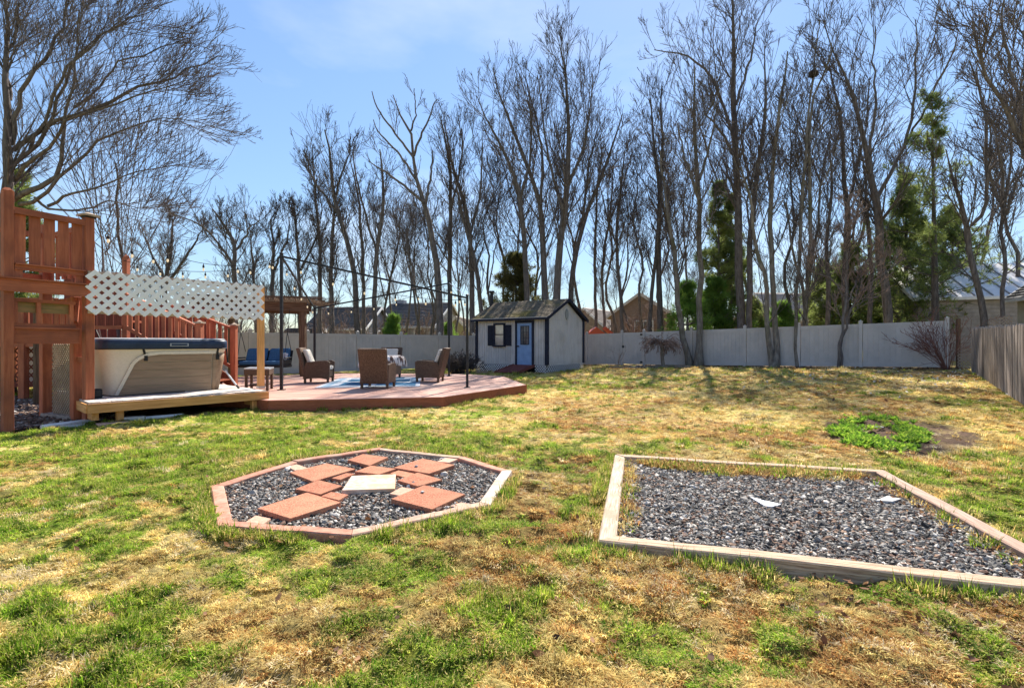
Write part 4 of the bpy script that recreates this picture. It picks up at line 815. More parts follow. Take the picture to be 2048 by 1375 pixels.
# ---------------------------------------------------------------- red wooden playset tower on the left
A_ = np.array((-7.67, 7.6)); B_ = np.array((-7.22, 8.52)); pe = (B_ - A_) / np.hypot(*(B_ - A_)); pm_ = np.array((-pe[1], pe[0])); PL_ = float(np.hypot(*(B_ - A_)))
def Q(s, b, z=None):
    p = A_ + pe * s + pm_ * b; return (float(p[0]), float(p[1])) if z is None else (float(p[0]), float(p[1]), z)
pang = math.atan2(pe[1], pe[0])
def playset():
    t = thing('playset_tower', 'red stained wooden playset tower with slatted rail at the left edge', 'playset', Q(.5, .6, 0)); m = RED
    def post(s, b, z0, z1, w_=.14, mm=None): return obj('post', MB().box(Q(s, b, (z0 + z1) / 2), (w_, w_, z1 - z0), pang), mm or m['v'], t, bevel=.006)
    pA = post(0, 0, -.05, 3.68, .12); pA_top = obj('post_top', MB().lathe(Q(0, 0, 3.68), [(.08, 0), (.04, .04)], 4), m['v'], pA)
    pB = post(PL_, 0, .05, 3.50, .13)
    obj('cap', MB().box(Q(PL_, 0, 3.53), (.24, .24, .03), pang).add([Q(PL_ - .11, -.11, 3.545), Q(PL_ + .11, -.11, 3.545), Q(PL_ + .11, .11, 3.545), Q(PL_ - .11, .11, 3.545), Q(PL_, 0, 3.59)], [(0, 1, 4), (1, 2, 4), (2, 3, 4), (3, 0, 4)]), TAN, pB)
    obj('collar', MB().box(Q(PL_, 0, 3.505), (.16, .16, .03), pang), BLACKP, pB)
    for s, b, z1 in ((PL_ * .95, 1.35, 3.5), (0, 1.35, 3.6)): post(s, b, -.05, z1)
    post(PL_ * .98, .34, -.05, 2.16, .14)
    obj('rear_post', MB().tube([(-10.42, 11.0, -.05), (-10.42, 11.0, 2.3)], .09, 9), OLD['v'], t); obj('rear_post', MB().box((-11.72, 12.0, 1.1), (.14, .14, 2.3)), m['v'], t)
    # top rail, slats, bottom rail
    obj('top_rail', MB().beam(Q(.06, -.03, 3.385), Q(PL_ - .06, -.03, 3.385), .05, .075), m['p'], t)
    obj('rail_cap', MB().beam(Q(.07, .0, 3.43), Q(PL_ - .07, .0, 3.43), .1, .03), m['p'], t)
    n = 5; w_ = .138
    for k in range(n):
        s = .15 + k * (PL_ - .30) / (n - 1) - .005; obj('slat', MB().box(Q(s, .012 + .002 * (k % 2), 2.96), (w_, .028, .80), pang), m['v'], t, bevel=.003)
    obj('bottom_rail', MB().beam(Q(.07, -.02, 2.53), Q(PL_ - .07, -.02, 2.53), .05, .075), m['p'], t); obj('bottom_rail_ledge', MB().beam(Q(.07, -.04, 2.58), Q(PL_ - .07, -.04, 2.58), .09, .022), m['p'], t)
    for s in (.12, PL_ - .13): obj('spacer_block', MB().box(Q(s, 0, 2.42), (.1, .05, .16), pang), m['v'], t)
    obj('floor_beam', MB().beam(Q(-.3, -.09, 2.24), Q(PL_ + .08, -.09, 2.24), .04, .19), m['p'], t, bevel=.004); obj('floor_ledge', MB().beam(Q(-.3, -.10, 2.35), Q(PL_ + .02, -.10, 2.35), .1, .025), m['p'], t)
    for k in range(9): obj('floor_board', MB().beam(Q(-.05, .03 + k * .148, 2.30), Q(PL_ + .0, .03 + k * .148, 2.30), .14, .03), m['p'], t)
    # rear rail with its slats, seen through the front one
    obj('rear_rail', MB().beam(Q(0, 1.35, 3.3), Q(PL_, 1.35, 3.3), .05, .09), m['p'], t); obj('rear_rail', MB().beam(Q(0, 1.35, 2.55), Q(PL_, 1.35, 2.55), .05, .09), m['p'], t)
    obj('side_rail', MB().beam(Q(PL_, .05, 3.36), Q(PL_, 1.32, 3.30), .05, .09), m['p'], t)
    for k in range(6): obj('side_slat', MB().box(Q(PL_ + .0, .2 + k * .21, 2.9), (.03, .09, .8), pang), m['v'], t)
    for k in range(4): obj('side_board', MB().box(Q(PL_ - .02, .35 + k * .22, 1.9), (.03, .18, .5), pang), m['v'], t)
    # framed hatch and apron board under the floor
    obj('hatch_frame', MB().beam(Q(.07, .03, 2.03), Q(PL_ - .07 - .1, .03, 2.03), .04, .05).beam(Q(.07, .03, 1.645), Q(PL_ - .17, .03, 1.645), .04, .06), m['p'], t)
    for s in (.1, .38, PL_ - .22): obj('hatch_stile', MB().box(Q(s, .035, 1.84), (.055, .035, .33), pang), m['v'], t)
    obj('hatch_board', MB().beam(Q(.08, .08, 1.93), Q(PL_ - .2, .08, 1.93), .02, .17), mat('mossy_board', (.16, .12, .05), (.30, .17, .08), scale=3, stretch=(.7, 9, 9), rot=(0, 0, -pang), rough=.9), t)
    obj('lower_ledge', MB().beam(Q(.07, .0, 1.60), Q(PL_ - .12, .0, 1.60), .06, .03), m['p'], t)
    obj('apron_board', MB().beam(Q(.07, .02, 1.47), Q(PL_ - .12, .02, 1.47), .035, .235), m['p'], t, bevel=.003)
    for k in range(4): obj('undershelf_board', MB().beam(Q(.05, .12 + k * .17, 1.58), Q(PL_ - .1, .12 + k * .17, 1.58), .155, .025), OLD['p'], t)
    obj('side_brace', MB().beam(Q(PL_ - .02, .1, 1.08), Q(PL_ - .02, .34, 1.08), .05, .09), m['p'], t); obj('corner_brace', MB().beam(Q(PL_ - .13, .1, 1.72), Q(PL_ - .02, .3, 2.1), .05, .07), m['p'], t)
    lat_joined('side_lattice', TAN, t, Q(PL_ * .98, .42, .12), (*pm_, 0), (0, 0, 1), .75, 1.22, .075, .028, .008, (pe[0], pe[1], 0))
    obj('sill_beam', MB().beam(Q(PL_ * .96, .3, .06), Q(PL_ * .9, 1.3, .06), .09, .1), GREY['n'], t)
    lat_joined('rear_lattice', DARKRED['v'], t, (-13.4, 12.4, .35), (1, 0, 0), (0, 0, 1), 3.0, 1.25, .2, .035, .01, (0, -1, 0))
    obj('rear_lattice_rail', MB().beam((-13.4, 12.4, 1.62), (-10.4, 12.4, 1.62), .05, .1).beam((-13.4, 12.4, .33), (-10.4, 12.4, .33), .05, .1), DARKRED['p'], t)
playset()

# ---------------------------------------------------------------- raised red deck with stairs behind the hot tub
def back_deck():
    t = thing('raised_deck', 'raised dark red deck with board screens and baluster stairs behind the hot tub', 'deck', (-10, 12, 0)); m = RED; dz = 1.50; X1 = -9.25; Y0, Y1 = 12.0, 15.6
    for k in range(24): obj('floor_board', MB().beam((-15.5, Y0 + .07 + k * .15, dz - .02), (X1, Y0 + .07 + k * .15, dz - .02), .142, .03), m['x'], t)
    obj('rim_board', MB().beam((-15.5, Y0 - .02, dz - .12), (X1 + .02, Y0 - .02, dz - .12), .04, .2), m['x'], t); obj('rim_board', MB().beam((X1 + .02, Y0, dz - .12), (X1 + .02, Y1, dz - .12), .04, .2), m['x'], t)
    for x in (-9.32, -11.3, -13.4, -15.4):
        for y in (Y0 + .08, Y1 - .08): obj('post', MB().box((x, y, 1.2 if x < -9.4 or y > 13 else 1.7), (.11, .11, 2.5 if x < -9.4 or y > 13 else 3.45)), m['v'], t)
    obj('post_cap', MB().lathe((-9.32, Y0 + .08, 3.425), [(.078, 0), (.078, .03), (.01, .09)], 4), m['v'], t)
    # screen of solid boards on the near side, open strip at foot
    n = 7
    for k in range(n): x = -9.5 - k * .20; obj('screen_board', MB().box((x, Y0 + .06, 2.40), (.185, .025, 1.25)), DARKRED['v'], t)
    for zz in (1.75, 3.02): obj('screen_rail', MB().beam((-10.95, Y0 + .03, zz), (-9.37, Y0 + .03, zz), .05, .09), m['x'], t)
    for k in range(14): obj('far_board', MB().box((-15.4 + k * .44, Y1 - .1, 2.05), (.40, .03, 1.0)), DARKRED['v'], t)
    for k in range(24): x = -11.1 - k * .18; obj('baluster', MB().box((x, Y0 + .03, 1.95), (.04, .04, .9)), m['v'], t)
    obj('handrail', MB().beam((-15.4, Y0 + .03, 2.43), (-10.95, Y0 + .03, 2.43), .09, .05), m['x'], t)
    # stairs down to the right with two sloping rails
    x0, x1 = X1, -7.5; steps = 6
    for k in range(steps):
        x = x0 + (x1 - x0) * (k + .5) / steps; z = dz - (dz - DZ) * (k + 1) / (steps + 1); obj('stair_tread', MB().box((x, (Y0 + 13.5) / 2, z), (.31, 1.42, .035)), m['x'], t); obj('stair_riser', MB().box((x - .15, (Y0 + 13.5) / 2, z - .1), (.02, 1.4, .17)), DARKRED['x'], t)
    for y in (Y0, 13.5):
        for dx, dy in ((0, 0),):
            obj('stringer', MB().beam((x0, y, dz - .12), (x1, y, DZ + .05), .04, .26), m['x'], t)
            nw = obj('newel_post', MB().box((x1, y, (DZ + 1.84) / 2), (.13, .13, 1.84 - DZ)), m['v'], t, bevel=.005); obj('newel_cap', MB().box((x1, y, 1.86), (.19, .19, .035)).lathe((x1, y, 1.877), [(.09, 0), (.01, .05)], 4), TAN, nw)
            obj('stair_rail', MB().beam((x0, y, 2.55 if y == Y0 else 2.42), (x1 - .06, y, 1.78), .11, .045), m['x'], t); obj('lower_stair_rail', MB().beam((x0, y, 1.75), (x1 - .06, y, .72), .04, .08), m['x'], t)
            nb = 11
            for k in range(nb): f = (k + .6) / nb; x = x0 + (x1 - x0) * f; zt = 2.5 - .72 * f if y == Y0 else 2.38 - .60 * f; zb = 1.72 - 1.0 * f; obj('baluster', MB().box((x, y + .0, (zt + zb) / 2), (.085, .03, zt - zb)), m['v'], t)
    # bench and two dark chair frames on it
    b = thing('deck_bench', 'low red bench with white folding frame on the raised deck, seen under the lattice screen', 'bench', (-10.2, 12.8, dz))
    obj('seat', MB().box((-10.2, 12.8, dz + .42), (1.2, .35, .05)), RED['x'], b); obj('backrest', MB().beam((-10.8, 13.0, dz + .75), (-9.6, 13.0, dz + .75), .03, .3), RED['x'], b)
    for x in (-10.7, -9.7):
        for s in (-.14, .14): obj('leg', MB().beam((x + s, 12.8, dz), (x - s * .3, 12.8, dz + .4), .03, .03), BLACKM, b)
back_deck()
string_lights('string of bulbs from the playset post cap over the lattice screen to the black pole', [(-7.22, 8.6, 3.50), (-7.3, 10.6, 3.25), (-5.61, 12.17, 3.45)], 7, .22)
string_lights('lower string of bulbs from the tall raised deck post to the black pole', [(-9.32, 12.0, 3.35), (-5.61, 12.17, 3.40)], 7, .28)

# ---------------------------------------------------------------- gravel
def stone(rng):
    V = []; F = []
    t = (1 + 5 ** .5) / 2
    base = np.array([(-1, t, 0), (1, t, 0), (-1, -t, 0), (1, -t, 0), (0, -1, t), (0, 1, t), (0, -1, -t), (0, 1, -t), (t, 0, -1), (t, 0, 1), (-t, 0, -1), (-t, 0, 1)]) / 1.9
    base = base * rng.uniform(.72, 1.2, (12, 1)) * np.array((1, rng.uniform(.55, .85), rng.uniform(.35, .6)))
    F = [(0, 11, 5), (0, 5, 1), (0, 1, 7), (0, 7, 10), (0, 10, 11), (1, 5, 9), (5, 11, 4), (11, 10, 2), (10, 7, 6), (7, 1, 8), (3, 9, 4), (3, 4, 2), (3, 2, 6), (3, 6, 8), (3, 8, 9), (4, 9, 5), (2, 4, 11), (6, 2, 10), (8, 6, 7), (9, 8, 1)]
    return base, F
STM = inst_mat('stone_chips', .8, 0, .25, .2)
STC = np.array([(.038, .035, .034), (.065, .060, .057), (.115, .108, .10), (.19, .178, .165), (.29, .265, .235), (.42, .385, .34), (.58, .53, .47), (.24, .15, .10), (.15, .085, .06)])
STP = np.array([.19, .17, .15, .13, .10, .09, .06, .10, .06])
def gravel(name, poly, inset, z, n, size, parent=None, label=None, cat=None, cols=STC, pr=STP, mask=None):
    rng = np.random.RandomState(21); P = np.array(poly); lo, hi = P.min(0), P.max(0); m_ = int(n * 1.8)
    x = rng.uniform(lo[0], hi[0], m_); y = rng.uniform(lo[1], hi[1], m_); ok = inside(poly, x, y, inset)
    x, y = x[ok], y[ok]; k = len(x); zz = z + rng.uniform(-.006, .014, k) + (fbm(x * 2, y * 2, 2) - .5) * .03
    s = size * rng.lognormal(0, .4, k); ps = pr / pr.sum(); tint = cols[rng.choice(len(cols), k, p=ps)] * rng.uniform(.8, 1.2, (k, 1))
    rot = np.stack([rng.normal(0, .45, k), rng.normal(0, .45, k), rng.uniform(0, 6.28, k)], 1)
    print(name, k)
    return scatter(name, np.stack([x, y, zz], 1), rot, np.stack([s, s, s], 1), tint, [stone(rng) for _ in range(8)], STM, parent, label, cat)
GB = mat('gravel_bed_dirt', (.05, .042, .036), (.11, .09, .08), scale=40, rough=1, bump=.5)
def bed(name, label, cat, poly, wd, z, ms, inset, names='timber'):
    c = np.array(poly).mean(0); t = thing(name, label, cat, (c[0], c[1], 0)); P = np.array(poly); n = len(P)
    def inn(i):      # mitred inner corner
        a, b, e = P[i - 1], P[i], P[(i + 1) % n]; d1 = (b - a) / np.hypot(*(b - a)); d2 = (e - b) / np.hypot(*(e - b)); n1 = np.array((-d1[1], d1[0])); n2 = np.array((-d2[1], d2[0]))
        if n1 @ (c - b) < 0: n1 = -n1
        if n2 @ (c - b) < 0: n2 = -n2
        k = (n1 + n2); return b + k * wd / (k @ n1)
    I = [inn(i) for i in range(n)]; rng = random.Random(1)
    for i in range(n):
        j = (i + 1) % n; a, b, e, f = P[i], P[j], I[j], I[i]; zt = z + rng.uniform(-.006, .006); g = (b - a) * .0025 / np.hypot(*(b - a)) * 1.0
        ring = [tuple(a + g), tuple(b - g), tuple(e - g), tuple(f + g)]; mb = MB(); K = 6; V = []
        for k in range(K + 1):      # a slightly worn top, timber cut in slices along its length
            q = k / K; o_, i_ = a + g + (b - a - 2 * g) * q, f + g + (e - f - 2 * g) * q; h = zt + (rng.uniform(-.004, .004) if 0 < k < K else 0)
            cc = (i_ - o_) * .08; V += [(*o_, -.04), (*o_, h - .008), (*(o_ + cc), h), (*(i_ - cc), h), (*i_, h - .008), (*i_, -.04)]
        F = [(k * 6 + m_, (k + 1) * 6 + m_, (k + 1) * 6 + (m_ + 1) % 6, k * 6 + (m_ + 1) % 6) for k in range(K) for m_ in range(6)] + [tuple(range(6)), tuple(range(K * 6, K * 6 + 6))[::-1]]
        obj(names, mb.add(V, F), ms[i % len(ms)], t)
    obj('bed_floor', MB().prism([tuple(p) for p in I], -.03, z * .2), GB, t)
    return t
ob = bed('octagonal_gravel_bed', 'eight sided timber edged bed of grey gravel with square pavers in the lawn', 'gravel bed', OCT, .10, .085, [BEDR, BEDR, BEDQ, BEDO, BEDR, BEDQ, BEDR, BEDR], -.07)
gravel('gravel', OCT, -.08, .040, 30000, .0124, ob)
rb = bed('rectangular_gravel_bed', 'large rectangular timber edged bed of loose grey gravel at the lower right', 'gravel bed', BED, .11, .12, [BEDW, BEDX, BEDP, BEDX], -.05)
gravel('gravel', BED, -.06, .064, 62000, .0122, rb)
# pavers inside the octagon (world corners worked out in metres)
def pav():
    f0 = 2048 / 660.; H = CAMZ - .082
    def g(px, py, h=H): X = 400 + px / f0; Y = 860 + py / f0; d = Y - 687.5; return ((X - 1024) * h / d, 1000 * h / d)
    L_ = [('large rust red paver at the lower left of the octagonal bed', PAVR, [(355, 487), (665, 388), (875, 450), (560, 550)], .05),
          ('large rust red paver at the lower right of the octagonal bed', PAVR, [(1185, 430), (1390, 343), (1645, 400), (1440, 495)], .05),
          ('large rust red paver at the upper left of the octagonal bed', PAVR, [(555, 262), (785, 205), (965, 240), (700, 318)], .05),
          ('large rust red paver at the upper right of the octagonal bed', PAVR, [(1200, 235), (1380, 178), (1580, 218), (1420, 272)], .05),
          ('pale cream paver at the centre of the octagonal bed', PAVW, [(880, 375), (940, 285), (1215, 275), (1210, 365)], .06),
          ('medium rust red paver left of the pale centre paver', PAVR, [(590, 365), (735, 308), (885, 345), (745, 398)], .045),
          ('medium orange paver right of the pale centre paver', PAVR, [(1225, 315), (1350, 265), (1505, 310), (1350, 352)], .045),
          ('medium rust paver just behind the pale centre paver', PAVR, [(960, 258), (1060, 220), (1215, 240), (1110, 275)], .04),
          ('red paver standing alone at the far side of the octagonal bed', PAVR, [(915, 185), (1010, 148), (1168, 168), (1050, 220)], .06),
          ('small paver between the upper left paver and the pale centre paver', PAVR, [(815, 293), (905, 262), (962, 265), (870, 303)], .035),
          ('small paver between the upper right paver and the pale centre paver', PAVR, [(1178, 260), (1235, 241), (1335, 262), (1280, 288)], .035),
          ('small paver just below left of the pale centre paver', PAVR, [(750, 402), (815, 376), (920, 393), (860, 428)], .035),
          ('small brown paver just below right of the pale centre paver', PAVP, [(1175, 388), (1250, 347), (1340, 362), (1250, 403)], .035),
          ('small peach paver against the upper left timber', PAVP, [(540, 218), (600, 203), (685, 232), (600, 248)], .03),
          ('small peach paver against the far right timber', PAVP, [(1470, 190), (1525, 167), (1600, 175), (1545, 197)], .03),
          ('small peach paver against the lower left timber', PAVP, [(262, 575), (345, 520), (440, 540), (385, 578)], .03),
          ('small peach paver against the lower right timber', PAVP, [(1550, 462), (1620, 438), (1725, 458), (1650, 484)], .03)]
    for i, (lab, m, q, th) in enumerate(L_):
        zt = .088 + .003 * math.sin(i * 2.3) - (.012 if th <= .035 else 0); P = [g(*p) for p in q]; c = np.array(P).mean(0)
        tag(obj('paver', MB().prism(P, zt - th - .02, zt), m, None, bevel=.005, loc=(c[0], c[1], zt - th)), lab, 'paver', 'pavers in the octagonal bed')
    rng = np.random.RandomState(4)
    for lab, px, py in (('small pale stone on the upper right large paver', 1343, 232), ('small pale stone on the lower right large paver', 1378, 395)):
        x, y = g(px, py); V, F = stone(rng); V = V * .022 + np.array((x, y, .1)); tag(obj('pebble', MB().add(V, F), CONC, None, smooth=True, loc=(x, y, .09)), lab, 'stone', 'loose stones on pavers')
pav()
# flat pieces lying in the rectangular bed
def gp(px, py, z): d = py - 687.5; h = CAMZ - z; return ((px - 1024) * h / d, 1000 * h / d)
P = [gp(1501, 994, .09), gp(1568, 1011, .09), gp(1533, 1011.5, .09)]; P = [gp(1500, 993, .09), gp(1562, 1008, .09), gp(1545, 1012, .09), gp(1530, 1011, .09)]
tag(obj('slate_shard', MB().prism(P, .082, .092), WHITE, None, loc=(P[0][0], P[0][1], .085)), 'thin white triangular shard lying on the gravel of the rectangular bed', 'shard')
P = [gp(1752, 999, .09), gp(1775, 990, .09), gp(1802, 996, .09), gp(1785, 1001, .09)]
tag(obj('flat_stone', MB().prism(P, .075, .088), CONC, None, loc=(P[0][0], P[0][1], .08)), 'flat pale stone near the right timber of the rectangular bed', 'stone')
rng = np.random.RandomState(8)
V, F = stone(rng); x, y = gp(1895, 1180, .02); V = V * np.array((.06, .05, .045)) + np.array((x, y, .03)); tag(obj('rock', MB().add(V, F), CONC, None, loc=(x, y, 0)), 'grey rock in the grass against the front timber of the rectangular bed', 'rock')
# rocks and mulch under the playset
gravel('rubble', [(-7.9, 7.3), (-7.05, 8.75), (-7.9, 10.6), (-12.5, 12.5), (-11.5, 8.0)], .0, .02, 9000, .035, None, 'brown rubble and mulch on the ground under the playset', 'rubble', cols=np.array([(.12, .07, .05), (.18, .12, .09), (.07, .05, .04), (.30, .26, .23)]), pr=np.array([.35, .3, .2, .15]))
for i, (x, y, s, lab) in enumerate(((-8.35, 9.05, .15, 'pale boulder beside the inner playset post'), (-9.1, 10.2, .17, 'grey boulder at the back under the playset'), (-9.5, 9.5, .12, 'round stone left of the weathered post under the playset'))):
    V, F = stone(rng); V = V * s + np.array((x, y, s * .35)); tag(obj('boulder', MB().add(V, F), CONC, None, smooth=False, loc=(x, y, 0)), lab, 'rock', 'boulders under the playset')
# dead leaves and pale bits
def litter():
    rng = np.random.RandomState(31); lf = []
    for k in range(4): q = rng.uniform(.3, .9); lf.append(([(-1, 0, .1), (-.3, -.5, 0), (.6, -.4, .15 * q), (1, 0, .4 * q), (.5, .45, .1), (-.4, .5, .25 * q)], [(0, 1, 5), (1, 2, 4, 5), (2, 3, 4)]))
    def pts(n, fx): x, y = fx(n); return x, y
    X = []; Y = []; T = []
    br = np.array([(.24, .11, .05), (.16, .075, .04), (.34, .19, .10), (.10, .055, .035)]); wh = np.array([(.62, .57, .48), (.72, .68, .6)])
    x = rng.normal(2.05, .30, 260); y = rng.normal(2.35, .26, 260); X.append(x); Y.append(y); T.append(br[rng.randint(0, 4, 260)])
    x = rng.uniform(-3, 3, 240); y = rng.uniform(2, 5, 240); X.append(x); Y.append(y); T.append(br[rng.randint(0, 4, 240)])
    t_ = rng.rand(500); d = FR1 - FR0; x = FR0[0] + d[0] * t_ + rng.normal(-.5, .4, 500); y = FR0[1] + d[1] * t_ + rng.normal(-.6, .4, 500); X.append(x); Y.append(y); T.append(br[rng.randint(0, 4, 500)])
    x = rng.normal(13.3, 2.4, 420); y = rng.normal(15.5, 1.8, 420); X.append(x); Y.append(y); T.append(np.where((rng.rand(420) < .6)[:, None], wh[rng.randint(0, 2, 420)], br[rng.randint(0, 4, 420)]))
    x = rng.uniform(6, 13, 220); y = rng.uniform(6, 15, 220); X.append(x); Y.append(y); T.append(np.where((rng.rand(220) < .5)[:, None], wh[rng.randint(0, 2, 220)], br[rng.randint(0, 4, 220)]))
    t_ = rng.rand(150)[:, None]; q = np.array(BED[2]) + (np.array(BED[3]) - np.array(BED[2])) * t_; q = q + np.array((-.22, .03)) + rng.normal(0, .07, (150, 2)); X.append(q[:, 0]); Y.append(q[:, 1]); T.append(br[rng.randint(0, 4, 150)])
    X = np.concatenate(X); Y = np.concatenate(Y); T = np.concatenate(T); n = len(X); inb = inside(BED, X, Y, 0)
    Z = np.where(inb, .085, gz(X, Y) + .03); s = rng.uniform(.012, .028, n) * np.where(Y > 9, 2.2, 1)
    scatter('dead_leaves', np.stack([X, Y, Z], 1), np.stack([rng.normal(0, .5, n), rng.normal(0, .5, n), rng.uniform(0, 6.3, n)], 1), np.stack([s] * 3, 1), T * rng.uniform(.7, 1.2, (n, 1)), lf, inst_mat('dry_leaf', .8, .25, .2, .3), label='scattered brown and bleached dead leaves on the turf', cat='leaves')
    # spring shoots in a ring
    n = 1500; a = rng.uniform(0, 2 * PI, n); r_ = rng.normal(.82, .17, n); u_, v_ = 1.28 * r_ * np.cos(a), .5 * r_ * np.sin(a); x = 5.25 + .6 * u_ + .8 * v_; y = 7.15 + .8 * u_ - .6 * v_; keep = (fbm(x * 3, y * 3, 2) > .40) & (rng.rand(n) < np.where(y > 7.4, .4, .9)); x, y = x[keep], y[keep]; n = len(x)
    src = []
    for k in range(4):
        V = []; F = []
        for j in range(9):
            q = rng.uniform(0, 6.28); l_ = rng.uniform(.05, .10); w_ = rng.uniform(.010, .018); dx, dy = math.cos(q), math.sin(q); lean = rng.uniform(.4, 1.1); o = len(V); ex, ez = l_ * math.sin(lean), l_ * math.cos(lean)
            V += [(0, 0, 0), (dx * ex * .5 - dy * w_, dy * ex * .5 + dx * w_, ez * .6), (dx * ex, dy * ex, ez * .9), (dx * ex * .5 + dy * w_, dy * ex * .5 - dx * w_, ez * .6)]; F += [(o, o + 1, o + 2, o + 3)]
        src.append((V, F))
    T = np.array([(.24, .40, .04), (.14, .27, .03), (.38, .50, .07)])[rng.randint(0, 3, n)] * rng.uniform(.8, 1.2, (n, 1)); s = rng.uniform(.8, 1.3, n)
    scatter('spring_shoots', np.stack([x, y, gz(x, y)], 1), np.stack([rng.normal(0, .1, n), rng.normal(0, .1, n), rng.uniform(0, 6.3, n)], 1), np.stack([s] * 3, 1), T, src, inst_mat('shoot_leaf', .55, .45, .3, .2), label='bright green leafy shoots in a ring on dark soil at the right', cat='ground plants')
    tag(obj('ring_stone', MB().add(*[(lambda V, F: (V * np.array((.08, .05, .03)) + np.array((5.4, 7.35, .13)), F))(*stone(rng))][0]), CONC, None, loc=(5.55, 7.35, .1)), 'pale stone lying among the shoots inside the ring of green plants', 'stone')
litter()

# ---------------------------------------------------------------- bare trees
def resample(P, Rr, K):
    P = np.asarray(P, float); Rr = np.asarray(Rr, float); # smooth the control points (Catmull-Rom) then even out
    n = len(P); E = np.vstack([2 * P[0] - P[1], P, 2 * P[-1] - P[-2]]); out = []; ro = []
    for i in range(n - 1):
        for t in np.linspace(0, 1, 6, endpoint=(i == n - 2)):
            a, b, c, d = E[i], E[i + 1], E[i + 2], E[i + 3]
            out.append(.5 * ((2 * b) + (-a + c) * t + (2 * a - 5 * b + 4 * c - d) * t * t + (-a + 3 * b - 3 * c + d) * t ** 3)); ro.append(Rr[i] * (1 - t) + Rr[i + 1] * t)
    out = np.array(out); ro = np.array(ro); s = np.concatenate([[0], np.cumsum(np.linalg.norm(np.diff(out, axis=0), axis=1))]); q = np.linspace(0, s[-1], K)
    return np.stack([np.interp(q, s, out[:, k]) for k in range(3)], 1), np.interp(q, s, ro)
def spawn(P, Rr, n, t0, t1, Lf, ang, up, K, rng, rmin, wob=.06, rf=.5, taper=.75, bias=None, pw=1., flatten=1.0):
    """P (N,K,3): n children on every polyline; returns (N*n,K2,3) and radii"""
    N_, Kp, _ = P.shape; t = t0 + (t1 - t0) * rng.uniform(0, 1, (N_, n)) ** pw; f = t * (Kp - 1); i0 = np.minimum(f.astype(int), Kp - 2); fr = (f - i0)[..., None]
    ar = np.arange(N_)[:, None]; A, B = P[ar, i0], P[ar, i0 + 1]; base = A + (B - A) * fr; tan = (B - A) / (np.linalg.norm(B - A, axis=-1, keepdims=True) + 1e-9)
    Lp = np.linalg.norm(np.diff(P, axis=1), axis=-1).sum(1)[:, None]; rad = Rr[ar, i0] * (1 - fr[..., 0]) + Rr[ar, i0 + 1] * fr[..., 0]
    v = rng.normal(0, 1, base.shape); v[..., 1] *= flatten
    v -= (v * tan).sum(-1, keepdims=True) * tan; v /= np.linalg.norm(v, axis=-1, keepdims=True) + 1e-9
    if bias is not None: v = v + np.array(bias); v -= (v * tan).sum(-1, keepdims=True) * tan; v /= np.linalg.norm(v, axis=-1, keepdims=True) + 1e-9
    a = np.radians(rng.normal(ang, ang * .25, t.shape))[..., None]; d = tan * np.cos(a) + v * np.sin(a)
    Ln = (Lf if Lf > 1.5 or Lf < 0 else Lp * Lf) if not isinstance(Lf, tuple) else Lf[0]
    Ln = abs(Ln) * (1.2 - .75 * t) * rng.uniform(.6, 1.25, t.shape); r0 = np.maximum(rad * rf, rmin * 1.1)
    pts = [base]; cur = base; w_ = rng.normal(0, wob, base.shape)
    for k in range(K - 1):
        d = d + np.array((0, 0, up / (K - 1))) + w_ * .6 + rng.normal(0, wob, base.shape) * .6; d /= np.linalg.norm(d, axis=-1, keepdims=True); cur = cur + d * (Ln / (K - 1))[..., None]; pts.append(cur)
    out = np.stack(pts, 2).reshape(-1, K, 3); r0 = r0.reshape(-1, 1); rr = r0 + (np.maximum(r0 * (1 - taper), rmin) - r0) * np.linspace(0, 1, K)[None]
    return out, rr
def tubes(P, Rr, S_):
    N_, K, _ = P.shape; T = np.gradient(P, axis=1); T /= np.linalg.norm(T, axis=-1, keepdims=True) + 1e-9
    ref = np.zeros_like(T[:, :1]); ref[..., 0] = 1; ref[np.abs(T[:, :1, 0]) > .85] = (0, 1, 0); ref = np.broadcast_to(ref, T.shape)
    U = np.cross(T, ref); U /= np.linalg.norm(U, axis=-1, keepdims=True) + 1e-9; W_ = np.cross(T, U); a = np.arange(S_) * 2 * PI / S_
    V = P[:, :, None] + (U[:, :, None] * np.cos(a)[None, None, :, None] + W_[:, :, None] * np.sin(a)[None, None, :, None]) * Rr[:, :, None, None]
    b = (np.arange(N_) * K * S_)[:, None, None]; i = np.arange(K - 1)[None, :, None] * S_; s = np.arange(S_)[None, None]; s2 = (s + 1) % S_
    F = np.stack(np.broadcast_arrays(b + i + s, b + i + s2, b + i + S_ + s2, b + i + S_ + s), -1).reshape(-1, 4); return V.reshape(-1, 3), F
def join(L_):
    V = []; F = []; o = 0
    for v, f in L_: V.append(v); F.append(f + o); o += len(v)
    return np.concatenate(V), np.concatenate(F)
def wpt(px, py, Y): return ((px - 1024) / 1000 * Y, Y, CAMZ + (687.5 - py) / 1000 * Y)
